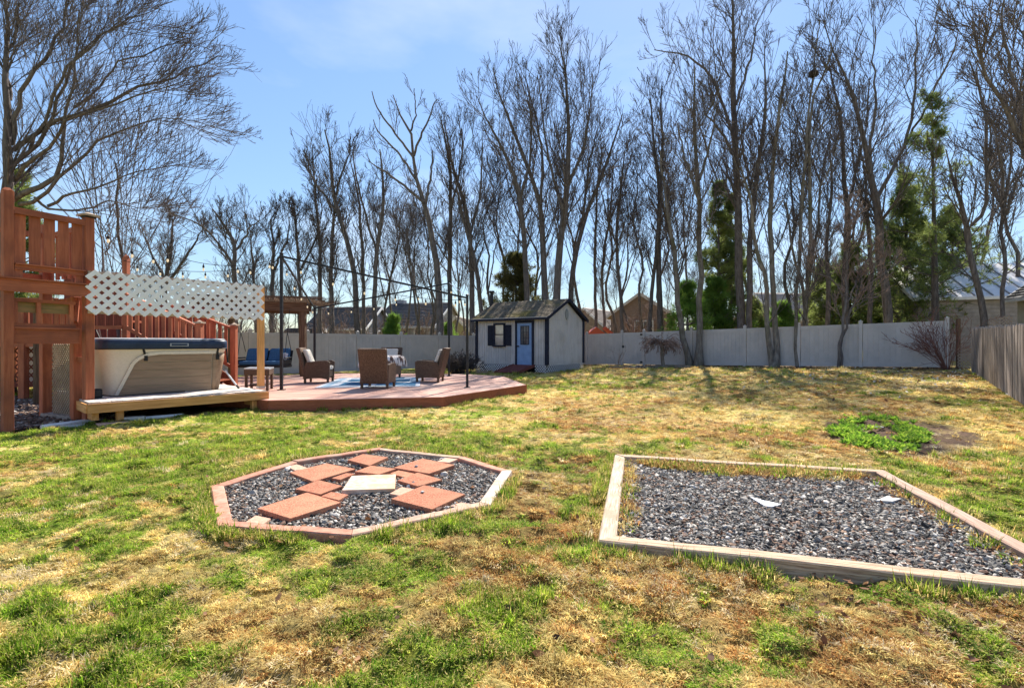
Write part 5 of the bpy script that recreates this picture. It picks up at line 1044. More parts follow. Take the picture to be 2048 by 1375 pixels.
def tree_parts(t, stems, rng, n1=2.4, L1=3.0, t0=.35, ang=38, up=.95, dens=(5, 3, 2), rmin=.0082, bark=None, twig=None, bias=None, flatten=1., base_flare=True, pw=.9):
    """stems: list of (points, radii) in world metres"""
    ST = [resample(p, r_, 14) for p, r_ in stems]
    if base_flare: ST[0][1][:1] *= 1.35
    tp = np.stack([s[0] for s in ST]); tr = np.stack([s[1] for s in ST])
    tp[:, 1:, 0] += rng.normal(0, .025, tp[:, 1:, 0].shape); tp[:, 1:, 1] += np.cumsum(rng.normal(0, .07, tp[:, 1:, 1].shape), 1)
    obj('trunk', tubes(tp, tr, 9), bark or BARK, t, smooth=True)
    L_ = []; Lp = np.linalg.norm(np.diff(tp, axis=1), axis=-1).sum(1)
    for i in range(len(ST)):
        k = max(3, int(n1 * .78 * Lp[i])); L_.append(spawn(tp[i:i + 1], tr[i:i + 1], k, t0 if i == 0 else .12, 1, L1 * 1.12, ang, up, 7, rng, rmin * 1.5, bias=bias, pw=pw, flatten=flatten, rf=.3, taper=.8, wob=.045))
    P1 = np.concatenate([a for a, b in L_]); R1 = np.concatenate([b for a, b in L_])
    P2, R2 = spawn(P1, R1, dens[0], .1, 1, .68, 33, .45, 5, rng, rmin * 1.2, bias=bias, wob=.035)
    P3, R3 = spawn(P2, R2, dens[1], .1, 1, .66, 34, .35, 4, rng, rmin, wob=.04)
    out = [tubes(P1, R1, 5)]
    obj('branches', join(out), bark or BARK, t, smooth=True)
    tw = [tubes(P2, R2, 3), tubes(P3, R3, 3)]
    if dens[2] > 1: P4, R4 = spawn(P3, R3, dens[2] - 1, .15, .9, .7, 32, .3, 3, rng, rmin * .8, wob=.04); tw.append(tubes(P4, R4, 3))
    obj('twigs', join(tw), twig or TWIG, t, kind='stuff')
def hero(label, Y, stems, seed, group='bare trees behind the vinyl fence', name='bare_tree', thin=.82, **k):
    rng = np.random.RandomState(seed); S_ = []
    for st in stems:
        S_.append(([wpt(a, b, Y) for a, b, w_ in st], [w_ * thin / 1000 * Y / 2 for a, b, w_ in st]))
    x = S_[0][0][0][0]; g = G(x, Y)
    S_[0] = ([(x, Y, g - .15)] + S_[0][0], [S_[0][1][0] * 1.05] + S_[0][1])
    t = thing(name, label, 'tree', (x, Y, g), group); tree_parts(t, S_, rng, **k); return t
GF = 'bare trees in front of the vinyl fence'
FT = dict(bark=BARKF, n1=1.6, t0=.3)
yf = lambda px: 26.5 if px < 1420 else 24 if px < 1580 else 22.6      # just in front of the right run
# in front of the fence
hero('bare tree in front of the fence leaning left over the weeping tree', 25.6, [[(1381, 735, 17), (1369, 690, 14), (1362, 640, 13), (1353, 590, 12), (1350, 520, 10), (1338, 450, 8), (1330, 380, 6), (1322, 300, 3)]], 1, GF, **FT, L1=2.2, dens=(6, 4, 2))
hero('tall straight bare tree with a swollen base, in front of the fence', 25.2, [[(1397, 735, 21), (1399, 700, 15), (1401, 560, 13), (1401, 440, 11), (1399, 355, 10), (1392, 268, 8), (1389, 203, 6), (1392, 130, 3)], [(1399, 360, 8), (1420, 290, 5), (1432, 220, 3)], [(1398, 400, 8), (1370, 320, 5), (1352, 250, 3)]], 2, GF, **FT, L1=3.6, dens=(6, 4, 2))
hero('bare twin trunked tree in front of the fence, its left trunk bending left higher up', 23.0, [[(1548, 738, 20), (1553, 700, 14), (1547, 600, 12), (1543, 432, 11), (1548, 300, 9), (1556, 200, 6), (1568, 110, 3)], [(1545, 738, 15), (1534, 680, 12), (1532, 640, 11), (1529, 570, 10), (1512, 520, 9), (1500, 470, 8), (1488, 400, 6), (1472, 330, 3)]], 3, GF, **FT, L1=2.8, dens=(6, 4, 2))
hero('bare tree of three thin stems rising close together in front of the fence', 22.6, [[(1596, 737, 8), (1591, 658, 8), (1597, 504, 8), (1606, 360, 7), (1616, 240, 5), (1627, 158, 4), (1640, 40, 2)], [(1602, 737, 9), (1612, 600, 9), (1616, 480, 9), (1621, 288, 7), (1632, 192, 5), (1668, 96, 3)], [(1607, 737, 8), (1612, 660, 7), (1609, 560, 7), (1590, 480, 5), (1580, 400, 3)]], 4, GF, **FT, L1=2.8, dens=(6, 4, 2))
hero('small bare twin stemmed tree with branches reaching right in front of the fence', 21.3, [[(1676, 736, 6), (1674, 690, 6), (1680, 650, 6), (1690, 600, 6), (1697, 540, 5), (1693, 470, 4), (1700, 400, 2)], [(1682, 736, 6), (1688, 665, 5), (1692, 630, 5), (1718, 590, 4), (1758, 552, 3), (1800, 520, 2)], [(1690, 610, 4), (1720, 560, 3), (1750, 500, 2)], [(1688, 600, 4), (1660, 560, 3), (1610, 540, 2)]], 5, GF, bark=BARK, twig=TWIGP, n1=2.6, t0=.4, L1=1.6, dens=(6, 4, 2), rmin=.008)
# behind it, left to right
B5 = dict(n1=1.9)
hero('bare tree behind the fence whose trunk leans left above the porch swing', 30, [[(715, 664, 15), (709, 541, 12), (691, 466, 11), (672, 403, 9), (665, 350, 7), (660, 300, 5), (652, 262, 3)], [(686, 440, 7), (640, 380, 5), (606, 330, 3)], [(668, 400, 6), (690, 330, 4), (700, 290, 2)]], 10, **B5, L1=3.0)
hero('slim bare tree forking upward just right of the tree leaning left', 31, [[(750, 664, 12), (753, 522, 10), (768, 411, 8), (767, 360, 6), (760, 300, 3)], [(752, 500, 6), (728, 420, 5), (712, 350, 4), (706, 300, 2)]], 11, **B5, L1=2.6)
hero('slim bare tree between the leaning trunk and the first dark roof gable', 32, [[(728, 664, 9), (726, 522, 8), (720, 448, 6), (713, 380, 5), (700, 320, 2)]], 12, **B5, L1=2.6)
hero('gaunt dead tree with few crooked limbs standing above all the others left of the shed', 29, [[(879, 666, 19), (873, 545, 16), (860, 466, 14), (849, 411, 12), (832, 365, 9), (827, 315, 7), (822, 262, 6), (800, 228, 4), (786, 191, 2)],
      [(848, 405, 8), (815, 378, 6), (780, 352, 5), (755, 336, 3), (741, 327, 2)], [(830, 355, 6), (800, 310, 5), (770, 278, 4), (755, 262, 3), (748, 240, 2)], [(827, 315, 6), (800, 280, 5), (770, 240, 4), (751, 208, 3), (746, 186, 2)], [(828, 312, 6), (843, 273, 5), (860, 238, 4), (874, 200, 2)], [(822, 262, 5), (832, 225, 3), (829, 180, 2)], [(851, 412, 6), (862, 350, 5), (866, 300, 3)]], 13, n1=.6, L1=1.5, t0=.55, dens=(3, 2, 0))
hero('tall bare tree directly right of the gaunt dead one', 31, [[(899, 664, 13), (900, 522, 11), (901, 411, 9), (899, 330, 7), (884, 243, 3)], [(901, 420, 6), (920, 340, 5), (925, 260, 3)]], 14, **B5, L1=3.0)
hero('bare tree behind the left end of the shed roof', 31, [[(944, 660, 14), (942, 485, 11), (930, 411, 9), (905, 330, 6), (890, 250, 3)], [(940, 470, 7), (960, 380, 5), (965, 280, 3)]], 15, **B5, L1=3.4)
hero('bare tree rising just left of the shed stove pipe, curving left', 30, [[(964, 655, 11), (957, 560, 10), (944, 500, 9), (925, 430, 7), (910, 360, 4)]], 16, **B5, L1=2.6)
hero('bare tree behind the shed spreading its crown far to the upper left', 29, [[(1056, 660, 15), (1047, 477, 12), (1041, 408, 11), (1028, 350, 9), (1004, 294, 7), (975, 245, 4), (955, 190, 2)], [(1040, 400, 8), (1060, 320, 6), (1062, 240, 4), (1050, 170, 2)]], 17, **B5, L1=3.6)
hero('thick bare tree behind the shed door with a fan shaped crown', 29, [[(1092, 660, 17), (1085, 464, 14), (1080, 408, 12), (1062, 347, 10), (1025, 250, 7), (1000, 190, 4), (985, 130, 2)], [(1082, 410, 8), (1085, 320, 6), (1072, 230, 4), (1050, 150, 2)]], 18, **B5, L1=3.6)
hero('tallest bare tree behind the shed gable, its crown round and dense', 28.5, [[(1112, 660, 20), (1118, 520, 17), (1129, 421, 15), (1137, 312, 12), (1138, 224, 8), (1131, 137, 5), (1119, 85, 2)], [(1126, 420, 9), (1100, 330, 6), (1085, 240, 4), (1075, 150, 2)], [(1132, 380, 8), (1165, 300, 6), (1180, 220, 4), (1185, 150, 2)]], 19, n1=2.4, L1=3.8)
hero('bare tree behind the shed gable leaning to the right', 30, [[(1140, 660, 15), (1149, 521, 12), (1168, 443, 10), (1200, 360, 8), (1225, 290, 5), (1245, 230, 2)], [(1165, 450, 7), (1175, 350, 5), (1195, 260, 3)]], 20, **B5, L1=3.4)
hero('thin reddish bare tree just right of the shed', 34, [[(1192, 664, 8), (1190, 520, 7), (1192, 400, 5), (1200, 300, 2)]], 21, **B5, L1=2.2)
hero('thin bare tree beside the orange play slide beyond the fence', 34, [[(1210, 664, 7), (1206, 540, 7), (1222, 420, 5), (1228, 330, 2)]], 22, **B5, L1=2.4)
hero('slender bare tree in front of the brown gabled house', 31, [[(1246, 664, 9), (1236, 512, 8), (1240, 400, 6), (1250, 300, 3)], [(1236, 500, 5), (1215, 430, 4), (1200, 370, 2)]], 23, **B5, L1=2.8)
hero('bare double tree where the brown house roof meets the gate', 30, [[(1322, 662, 15), (1320, 486, 12), (1322, 355, 10), (1310, 300, 7), (1306, 246, 5), (1300, 180, 2)], [(1298, 662, 10), (1312, 500, 8), (1325, 330, 7), (1322, 230, 5), (1325, 160, 2)]], 24, **B5, L1=3.2)
hero('tallest bare tree right of the spruces, one long limb arching left', 28, [[(1482, 655, 20), (1480, 520, 18), (1478, 399, 17), (1472, 300, 15), (1470, 224, 12), (1470, 115, 9), (1468, 30, 6), (1466, -60, 3)], [(1474, 300, 9), (1455, 230, 7), (1432, 172, 6), (1400, 130, 5), (1374, 111, 4), (1310, 100, 2)], [(1472, 210, 7), (1500, 120, 5), (1515, 40, 2)], [(1476, 330, 8), (1440, 270, 6), (1400, 230, 3)]], 25, n1=2.2, L1=3.4)
hero('bare tree immediately right of the tallest one, forking at the top', 27.5, [[(1500, 655, 14), (1503, 480, 13), (1518, 330, 10), (1530, 230, 8), (1534, 170, 5), (1530, 90, 2)], [(1508, 400, 7), (1490, 330, 5), (1475, 250, 2)]], 26, **B5, L1=2.8)
hero('bare tree behind the fence between the triple stem and the twin stem trees', 27, [[(1655, 650, 11), (1655, 560, 10), (1650, 480, 8), (1660, 380, 6), (1655, 280, 3)]], 27, **B5, L1=2.6)
hero('bare tree with a straight dark trunk directly behind the small twin stemmed tree', 27, [[(1690, 650, 16), (1690, 560, 15), (1693, 432, 12), (1688, 336, 9), (1682, 240, 7), (1660, 130, 3)], [(1693, 430, 7), (1712, 350, 6), (1735, 250, 4), (1745, 150, 2)]], 28, **B5, L1=3.2)
hero('large dark bare tree with a vase of heavy limbs left of the pine', 25, [[(1772, 648, 20), (1762, 540, 18), (1750, 432, 17), (1738, 345, 14), (1714, 250, 9), (1705, 190, 7), (1672, 120, 4), (1650, 50, 2)], [(1752, 400, 10), (1784, 336, 8), (1808, 288, 7), (1822, 216, 6), (1826, 130, 4), (1830, 40, 2)], [(1812, 290, 6), (1850, 215, 5), (1890, 130, 4), (1915, 60, 2)], [(1740, 345, 8), (1750, 240, 6), (1752, 140, 4), (1755, 50, 2)]], 29, n1=2.0, L1=3.4)
hero('slim bare tree close on the left of the large vase shaped one', 26, [[(1742, 648, 11), (1743, 540, 9), (1735, 430, 7), (1725, 330, 4)]], 30, **B5, L1=2.4)
hero('bare tree leaning left in front of the metal roofed barn, forked like a Y', 21.5, [[(1968, 646, 15), (1962, 600, 13), (1952, 552, 13), (1938, 456, 11), (1924, 398, 9), (1905, 350, 5), (1890, 300, 2)], [(1942, 451, 8), (1966, 418, 8), (1971, 312, 7), (1962, 192, 5), (1942, 120, 3)]], 31, n1=2, L1=2.4)
hero('thin bare tree in front of the right end of the metal roofed barn', 21, [[(2002, 640, 9), (2010, 500, 8), (2014, 380, 7), (2000, 300, 5), (1985, 230, 3)], [(2012, 430, 6), (2035, 340, 5), (2045, 260, 3)]], 32, n1=2, L1=2.2)
hero('big bare tree whose limbs enter at the upper right corner of the view', 17.5, [[(2110, 640, 22), (2100, 480, 18), (2048, 312, 13), (2000, 206, 9), (1968, 144, 7), (1935, 50, 4)], [(2060, 340, 10), (2040, 200, 8), (2018, 60, 6), (2010, -40, 3)], [(2098, 460, 10), (2080, 250, 8), (2050, 60, 5)]], 33, n1=2.4, L1=2.8, rmin=.009)
# the big tree on the left
hero('large bare tree behind the playset sweeping long fanned branches to the right', 13.5,
     [[(18, 690, 34), (22, 430, 30), (25, 340, 26), (22, 240, 20), (14, 120, 14), (0, -20, 8)],
      [(24, 400, 20), (60, 385, 17), (98, 365, 15), (120, 320, 12), (134, 240, 9), (150, 140, 6), (170, 30, 3)],
      [(26, 300, 15), (70, 262, 13), (130, 228, 12), (190, 200, 11), (240, 175, 9), (300, 152, 7), (360, 128, 5), (425, 98, 2)],
      [(24, 330, 14), (60, 300, 12), (110, 220, 9), (150, 120, 7), (200, 60, 5), (285, 20, 2)],
      [(24, 290, 14), (50, 200, 12), (90, 110, 10), (112, 50, 7), (130, -30, 4)],
      [(40, 408, 14), (90, 400, 11), (150, 330, 9), (205, 280, 7), (280, 252, 5), (350, 240, 3), (440, 262, 1.5)],
      [(30, 360, 12), (90, 320, 10), (160, 262, 8), (240, 225, 6), (330, 195, 4), (420, 172, 1.5)],
      [(96, 412, 10), (140, 395, 8), (200, 380, 6), (270, 360, 4), (330, 345, 3), (372, 335, 1.5)],
      [(70, 395, 9), (105, 420, 8), (170, 418, 6), (230, 405, 4), (290, 420, 2), (330, 408, 1)],
      [(60, 300, 10), (130, 180, 8), (190, 110, 6), (260, 60, 4), (330, 25, 2)], [(150, 215, 7), (230, 130, 5), (300, 90, 4), (370, 60, 2)], [(20, 200, 12), (10, 100, 9), (30, 0, 6)]],
     40, group='bare trees left of the deck', n1=3.2, L1=2.0, t0=.4, dens=(6, 5, 2), rmin=.0042, bias=(.6, 0, .15), ang=26, up=.25, flatten=.8, pw=.8, thin=.62)
hero('slender young bare tree behind the tall red deck post', 15.5, [[(238, 600, 8), (238, 500, 7), (240, 400, 5), (242, 330, 3)]], 41, group='bare trees left of the deck', n1=2.5, L1=1.0, dens=(4, 3, 0), rmin=.006)
hero('thin bare sapling leaning left beside the playset post cap', 14.5, [[(205, 600, 5), (212, 500, 4), (205, 420, 2)], [(212, 510, 4), (225, 440, 2)]], 42, group='bare trees left of the deck', n1=3, L1=.9, dens=(4, 3, 0), rmin=.006)
for i, (lab, st, Y) in enumerate((
    ('low bare tree above the lattice screen with a wide crown, leftmost of the row', [[(330, 640, 12), (335, 560, 10), (345, 500, 8), (350, 440, 3)], [(334, 570, 7), (300, 510, 5), (285, 470, 2)], [(338, 560, 7), (380, 500, 5), (400, 450, 2)]], 30),
    ('bare tree above the right half of the lattice screen, trunk leaning left at the top', [[(473, 650, 13), (471, 568, 11), (469, 487, 9), (450, 450, 6), (431, 420, 3)], [(470, 540, 7), (440, 490, 5), (400, 450, 4), (350, 430, 2)], [(471, 500, 6), (500, 460, 4), (520, 440, 2)]], 29),
    ('bare tree right above the pine post, slim and low', [[(512, 650, 8), (510, 580, 7), (505, 520, 5), (500, 460, 2)]], 31),
    ('low bare tree seen through the top of the tall left pole', [[(548, 650, 11), (548, 560, 9), (552, 500, 7), (545, 440, 3)], [(550, 540, 6), (575, 480, 4), (580, 440, 2)]], 30),
    ('bare tree behind the wooden arbor beam', [[(600, 660, 10), (602, 560, 8), (598, 480, 6), (590, 400, 3)], [(602, 540, 6), (630, 470, 4), (640, 400, 2)]], 31),
    ('bare tree right of the rear left canopy pole', [[(642, 660, 12), (640, 560, 9), (638, 470, 7), (630, 380, 5), (625, 300, 2)]], 31),
    ('slim bare tree left of the trunk that leans left', [[(662, 660, 13), (660, 560, 10), (662, 460, 8), (668, 380, 4)]], 30.5))):
    hero(lab, Y, st, 50 + i, group='bare trees left of the deck' if i < 4 else 'bare trees behind the vinyl fence', n1=2.6, L1=2.4, dens=(6, 5, 2), t0=.3)

# filler trees from a few shared models
protos = []
for i in range(6):
    rng = np.random.RandomState(70 + i); H = 15; x = 0; pts = [(0, 0, -.2)]
    for k in range(1, 7): x += rng.normal(0, .35); pts.append((x, rng.normal(0, .3), H * k / 6 - (0 if k < 6 else .5)))
    rr = np.linspace(.125, .018, 7); S_ = [(pts, rr)]
    b = pts[2 + i % 3]; sg = -1 if i % 2 else 1; S_.append(([b, (b[0] + sg * .8, b[1], b[2] + 2.2), (b[0] + sg * 1.5, b[1] + .3, b[2] + 5), (b[0] + sg * 1.7, b[1], min(14.5, b[2] + 8))], [.06, .045, .03, .012]))
    t = thing('bare_tree', 'x', 'tree', (0, 0, 0)); tree_parts(t, S_, rng, n1=2.2, L1=2.8, t0=.42, dens=(5, 4, 0), rmin=.0085, base_flare=False); protos.append(t)
used = set()
def place(i, x, y, s, rz, label, group, sz=1):
    t = protos[i] if i not in used else copy_tree(protos[i]); used.add(i); t.location = (x, y, G(x, y)); t.rotation_euler = (0, 0, rz); t.scale = (s, s, s * sz)
    t['label'] = label; t['group'] = group
rnd = random.Random(12)
mid = [(775, 33, 1.0), (792, 36, .9), (812, 34, .95), (822, 32, 1.0), (838, 37, .9), (858, 35, .95), (866, 33, .9), (918, 36, 1.0), (930, 40, .95), (985, 33, 1.0), (1012, 36, 1.05), (1032, 34, .95), (1072, 35, 1.1), (1165, 36, 1.1),
       (1228, 38, 1.0), (1268, 36, .95), (1285, 33, 1.0), (1335, 37, 1.05), (1352, 34, 1.1), (1372, 38, 1.1), (1438, 33, 1.1), (1520, 35, 1.1), (1572, 32, 1.15), (1632, 34, 1.15), (1712, 32, 1.15), (1800, 33, 1.0), (1830, 38, 1.0), (1990, 30, 1.1), (2030, 27, 1.1)]
ordn = {}; ORD = ['', 'first', 'second', 'third', 'fourth', 'fifth', 'sixth', 'seventh', 'eighth', 'ninth', 'tenth', 'eleventh', 'twelfth', 'thirteenth']
for k, (px, Y, s) in enumerate(mid):
    zone = 'left of the shed' if px < 940 else 'behind the shed' if px < 1170 else 'beyond the gate' if px < 1480 else 'beyond the right part of the fence'
    ordn[zone] = ordn.get(zone, 0) + 1
    place(k % 6, (px - 1024) / 1000 * Y, Y, s * rnd.uniform(.9, 1.05) * (.85 if px < 940 else 1), rnd.uniform(0, 6.28), '%s from the left of the slim bare trees %s' % (ORD[ordn[zone]], zone), 'slim bare trees in the wood ' + zone)
for k in range(52):
    px = -120 + k * 44 + rnd.uniform(-15, 15); Y = rnd.uniform(48, 75)
    if 1190 < px < 1230 and Y < 55: Y = 60
    side = 'on the left' if px < 640 else 'in the middle' if px < 1400 else 'on the right'
    place(rnd.randrange(6), (px - 1024) / 1000 * Y, Y, rnd.uniform(.62, .85) * (1.1 if px > 1100 else .85), rnd.uniform(0, 6.28), 'distant bare tree of the far row beyond the houses ' + side, 'distant bare trees ' + side)
# undergrowth beyond the fence: one thicket mass of stems
def thicket():
    rng = np.random.RandomState(5); n = 520; px = rng.uniform(-100, 2050, n); Y = np.where(px < 640, rng.uniform(24, 34, n), rng.uniform(34, 42, n)); x = (px - 1024) / 1000 * Y
    P = np.zeros((n, 5, 3)); d = np.stack([rng.normal(0, .3, n), rng.normal(0, .3, n), np.ones(n)], 1); P[:, 0] = np.stack([x, Y, gz(x, Y)], 1); h = rng.uniform(1.8, 4.2, n)
    for k in range(1, 5): d = d + rng.normal(0, .14, d.shape); d /= np.linalg.norm(d, axis=1, keepdims=True); P[:, k] = P[:, k - 1] + d * (h / 4)[:, None]
    Rr = np.tile(np.linspace(.028, .012, 5), (n, 1)); P2, R2 = spawn(P, Rr, 7, .15, 1, .5, 40, .3, 4, rng, .011); P3, R3 = spawn(P2, R2, 4, .2, 1, .55, 40, .1, 3, rng, .009)
    o = obj('undergrowth', join([tubes(P, Rr, 4), tubes(P2, R2, 3), tubes(P3, R3, 3)]), TWIGP, None, kind='stuff'); o['label'] = 'tangled bare undergrowth beyond the vinyl fence'; o['category'] = 'brush'
thicket()

# ---------------------------------------------------------------- shrubs
def shrub(name, label, x, y, n, h, spread, m, r0=.012, lean=.5, seed=1, dens=(5, 3), bias=None, rmin=.004, trunk=None, droop=.3):
    rng = np.random.RandomState(seed); z = G(x, y); P = np.zeros((n, 6, 3)); a = rng.uniform(0, 6.28, n); r_ = rng.uniform(0, spread, n); P[:, 0] = np.stack([x + r_ * np.cos(a), y + r_ * np.sin(a), np.full(n, z)], 1)
    d = np.stack([np.cos(a) * lean, np.sin(a) * lean, np.ones(n)], 1) + rng.normal(0, .2, (n, 3))
    if bias: d = d + np.array(bias)
    if trunk: P[:, 0] = np.array((x, y, z)) + np.array(trunk); d = np.stack([np.cos(a), np.sin(a), rng.uniform(-.1, 1.1, n)], 1)
    hh = h * rng.uniform(.6, 1.1, n)
    for k in range(1, 6): d = d / np.linalg.norm(d, axis=1, keepdims=True); P[:, k] = P[:, k - 1] + d * (hh / 5)[:, None]; d = d + rng.normal(0, .12, d.shape) - np.array((0, 0, droop * .3))
    Rr = np.tile(np.linspace(r0, r0 * .4, 6), (n, 1)); P2, R2 = spawn(P, Rr, dens[0], .2, 1, .45, 32, .1 - droop, 4, rng, rmin * 1.2); P3, R3 = spawn(P2, R2, dens[1], .2, 1, .5, 36, -droop, 3, rng, rmin)
    t = thing(name, label, 'shrub' if name != 'weeping_tree' else 'tree', (x, y, z)); obj('stems', tubes(P, Rr, 5), m, t); obj('twigs', join([tubes(P2, R2, 3), tubes(P3, R3, 3)]), m, t)
    if trunk: obj('trunk', tubes(np.array([[(x + .1, y, z - .05), (x + .02, y, z + trunk[2] * .5), (x, y, z + trunk[2])]], float), np.array([[.11, .08, .07]]), 8), BARKF, t, smooth=True)
    return t
shrub('brown_shrub', 'round brown leafless shrub at the left corner of the shed', -2.25, 21.8, 130, .95, .45, TWIG, lean=.5, seed=3, rmin=.007)
shrub('weeping_tree', 'small weeping tree with drooping pale twigs in front of the fence gate', 7.45, 24.9, 46, 1.15, .1, TWIGP, r0=.022, seed=4, trunk=(0, 0, 1.15), droop=.9, dens=(6, 4), rmin=.007)
shrub('red_twig_shrub', 'reddish leafless shrub fanning up and left in the far right fence corner', 16.2, 18.6, 26, 2.2, .1, TWIGR, lean=.5, seed=5, bias=(-.35, 0, .1), droop=.05, dens=(5, 3), rmin=.005)
shrub('bare_seedling', 'spindly bare seedling between the shed and the gate', 5.3, 25.3, 5, 1.1, .1, TWIGP, lean=.4, seed=6, dens=(3, 2), rmin=.004, r0=.01, droop=0)
shrub('tan_grass_tuft', 'low tan tuft at the foot of the shed lattice skirt', -1.3, 21.4, 60, .38, .15, TAN, lean=.8, seed=7, dens=(1, 1), rmin=.004, r0=.006)
lg = thing('border_log', 'half rotten log edging the bed under the weeping tree', 'log', (6.5, 24.3, .15)); g0 = lambda x, y: (x, y, G(x, y) + .06)
obj('log_body', MB().tube([g0(4.6, 24.4), g0(6.2, 23.95), g0(7.6, 24.0), g0(8.5, 23.75)], [.05, .07, .065, .05], 8), BARKF, lg, smooth=True)
nest_p = wpt(1627, 148, 22.6); t = thing('bird_nest', 'dark ball of twigs high in the triple stemmed tree', 'nest', nest_p)
rng = np.random.RandomState(2); n = 260; d = rng.normal(0, 1, (n, 3)); d /= np.linalg.norm(d, axis=1, keepdims=True); e = rng.normal(0, 1, (n, 3)); e -= (e * d).sum(1, keepdims=True) * d; e /= np.linalg.norm(e, axis=1, keepdims=True); c = np.array(nest_p) + d * rng.uniform(.05, .2, (n, 1)) * np.array((1, 1, .7))
obj('nest_twigs', tubes(np.stack([c - e * .13, c, c + e * .13], 1), np.full((n, 3), .011), 3), TWIG, t)

# ---------------------------------------------------------------- conifers
def conifer(name, label, x, y, H, z_lo, r_lo, m, seed, tr=.14, dens=1.0, droop=-.1, tuft=.22, top_r=.3, lean=0, needle_len=.13, gap=1.0):
    rng = np.random.RandomState(seed); z = G(x, y); nb = int((H - z_lo) * 9 * dens); wh = max(6, int((H - z_lo) * 2.1)); zz = z_lo + (H - z_lo) * np.clip((np.floor(rng.rand(nb) ** .9 * wh) + rng.normal(.5, .13, nb)) / wh, 0, 1); f = (zz - z_lo) / (H - z_lo); prof = (1 - f) ** .85 * (r_lo - top_r) + top_r * (1 - f * .6); 
    Ln = prof * rng.uniform(.5 * gap, 1.25, nb); a = rng.uniform(0, 2 * PI, nb); P = np.zeros((nb, 6, 3)); P[:, 0] = np.stack([x + lean * zz / H, np.full(nb, y), z + zz], 1); d = np.stack([np.cos(a), np.sin(a), np.full(nb, .35 + droop) + f * .5], 1)
    for k in range(1, 6): d = d / np.linalg.norm(d, axis=1, keepdims=True); P[:, k] = P[:, k - 1] + d * (Ln / 5)[:, None]; d = d + rng.normal(0, .1, d.shape) + np.array((0, 0, .05 if droop > -.2 else -.05))
    Rr = np.tile(np.linspace(.03, .01, 6), (nb, 1)); P2, R2 = spawn(P, Rr, 8, .15, 1, .42, 45, .05, 4, rng, .008, flatten=1)
    t = thing(name, label, 'evergreen tree', (x, y, z), 'evergreens beyond the fence')
    obj('trunk', tubes(np.array([[(x, y, z - .1), (x + lean * .3, y, z + H * .3), (x + lean * .6, y, z + H * .6), (x + lean, y, z + H)]]), np.array([[tr, tr * .8, tr * .45, .02]]), 8), BARK, t, smooth=True)
    obj('boughs', join([tubes(P, Rr, 4), tubes(P2, R2, 3)]), BARK, t)
    # needle sprays: thin slivers round points along every twig
    k = 10; tt = rng.uniform(.15, 1, (len(P2), k)) * 3; i0 = np.minimum(tt.astype(int), 2); fr = (tt - i0)[..., None]; ar = np.arange(len(P2))[:, None]; c = (P2[ar, i0] * (1 - fr) + P2[ar, i0 + 1] * fr).reshape(-1, 3); c = c + rng.normal(0, .085, c.shape)
    tan = (P2[ar, i0 + 1] - P2[ar, i0]).reshape(-1, 3); tan /= np.linalg.norm(tan, axis=1, keepdims=True) + 1e-9
    q = 5; c = np.repeat(c, q, 0); tan = np.repeat(tan, q, 0); n = len(c); v = rng.normal(0, 1, (n, 3)); dd = tan * .7 + v * .5 + np.array((0, 0, .15)); dd /= np.linalg.norm(dd, axis=1, keepdims=True); s_ = np.cross(dd, rng.normal(0, 1, (n, 3))); s_ /= np.linalg.norm(s_, axis=1, keepdims=True)
    ln = needle_len * rng.uniform(.6, 1.4, (n, 1)) * (1 + .0 * c[:, :1]); w_ = ln * .06; V = np.stack([c - s_ * w_, c + s_ * w_, c + dd * ln], 1).reshape(-1, 3); F = np.arange(n * 3).reshape(-1, 3); obj('needles', (V, F), m, t, kind='stuff'); return n
Y = 24.5; nn_ = 0
nn_ += conifer('pine_tree', 'tall ragged pine with a straight dark trunk in front of the barn', (1872 - 1024) / 1000 * Y, Y, 13.0, 3.0, 3.5, NEED1, 1, tr=.17, dens=.55, tuft=.3, top_r=1.2, needle_len=.2, lean=-.2, gap=.5)
nn_ += conifer('spruce_tree', 'broad green evergreen filling the space left of the pine', (1812 - 1024) / 1000 * 28, 28, 10.2, .6, 3.4, NEED1, 2, tr=.16, dens=1.5, needle_len=.24)
nn_ += conifer('spruce_tree', 'dark evergreen behind the pine trunk, right of the broad one', (1905 - 1024) / 1000 * 29.5, 29.5, 9.0, 1.6, 3.2, NEED1, 3, tr=.15, dens=1.1, needle_len=.25)
nn_ += conifer('spruce_tree', 'evergreen behind the small twin stemmed bare tree', (1700 - 1024) / 1000 * 30, 30, 6.8, .5, 2.9, NEED1, 4, tr=.13, dens=1.5, needle_len=.25)
nn_ += conifer('spruce_tree', 'bright green low evergreen under the large dark vase shaped tree', (1750 - 1024) / 1000 * 31, 31, 4.0, .3, 2.4, NEED2, 5, tr=.1, dens=2.2, needle_len=.25)
nn_ += conifer('spruce_tree', 'evergreen between the triple stemmed tree and the twin stemmed one', (1650 - 1024) / 1000 * 32, 32, 6.0, .5, 2.6, NEED1, 6, tr=.12, dens=1.4, needle_len=.25)
nn_ += conifer('spruce_tree', 'tall narrow spruce behind the tallest bare trunk', (1437 - 1024) / 1000 * 31, 31, 11.0, .6, 2.7, NEED1, 7, tr=.15, dens=.8, needle_len=.24)
nn_ += conifer('spruce_tree', 'narrow spruce just right of the other tall one', (1462 - 1024) / 1000 * 32.5, 32.5, 10.6, 1.0, 2.0, NEED1, 8, tr=.14, dens=.9, needle_len=.24)
nn_ += conifer('spruce_tree', 'bright spruce with drooping fronds right of the gate', (1375 - 1024) / 1000 * 28.5, 28.5, 4.6, .4, 2.0, NEED2, 9, tr=.12, dens=1.6, needle_len=.22, droop=-.3)
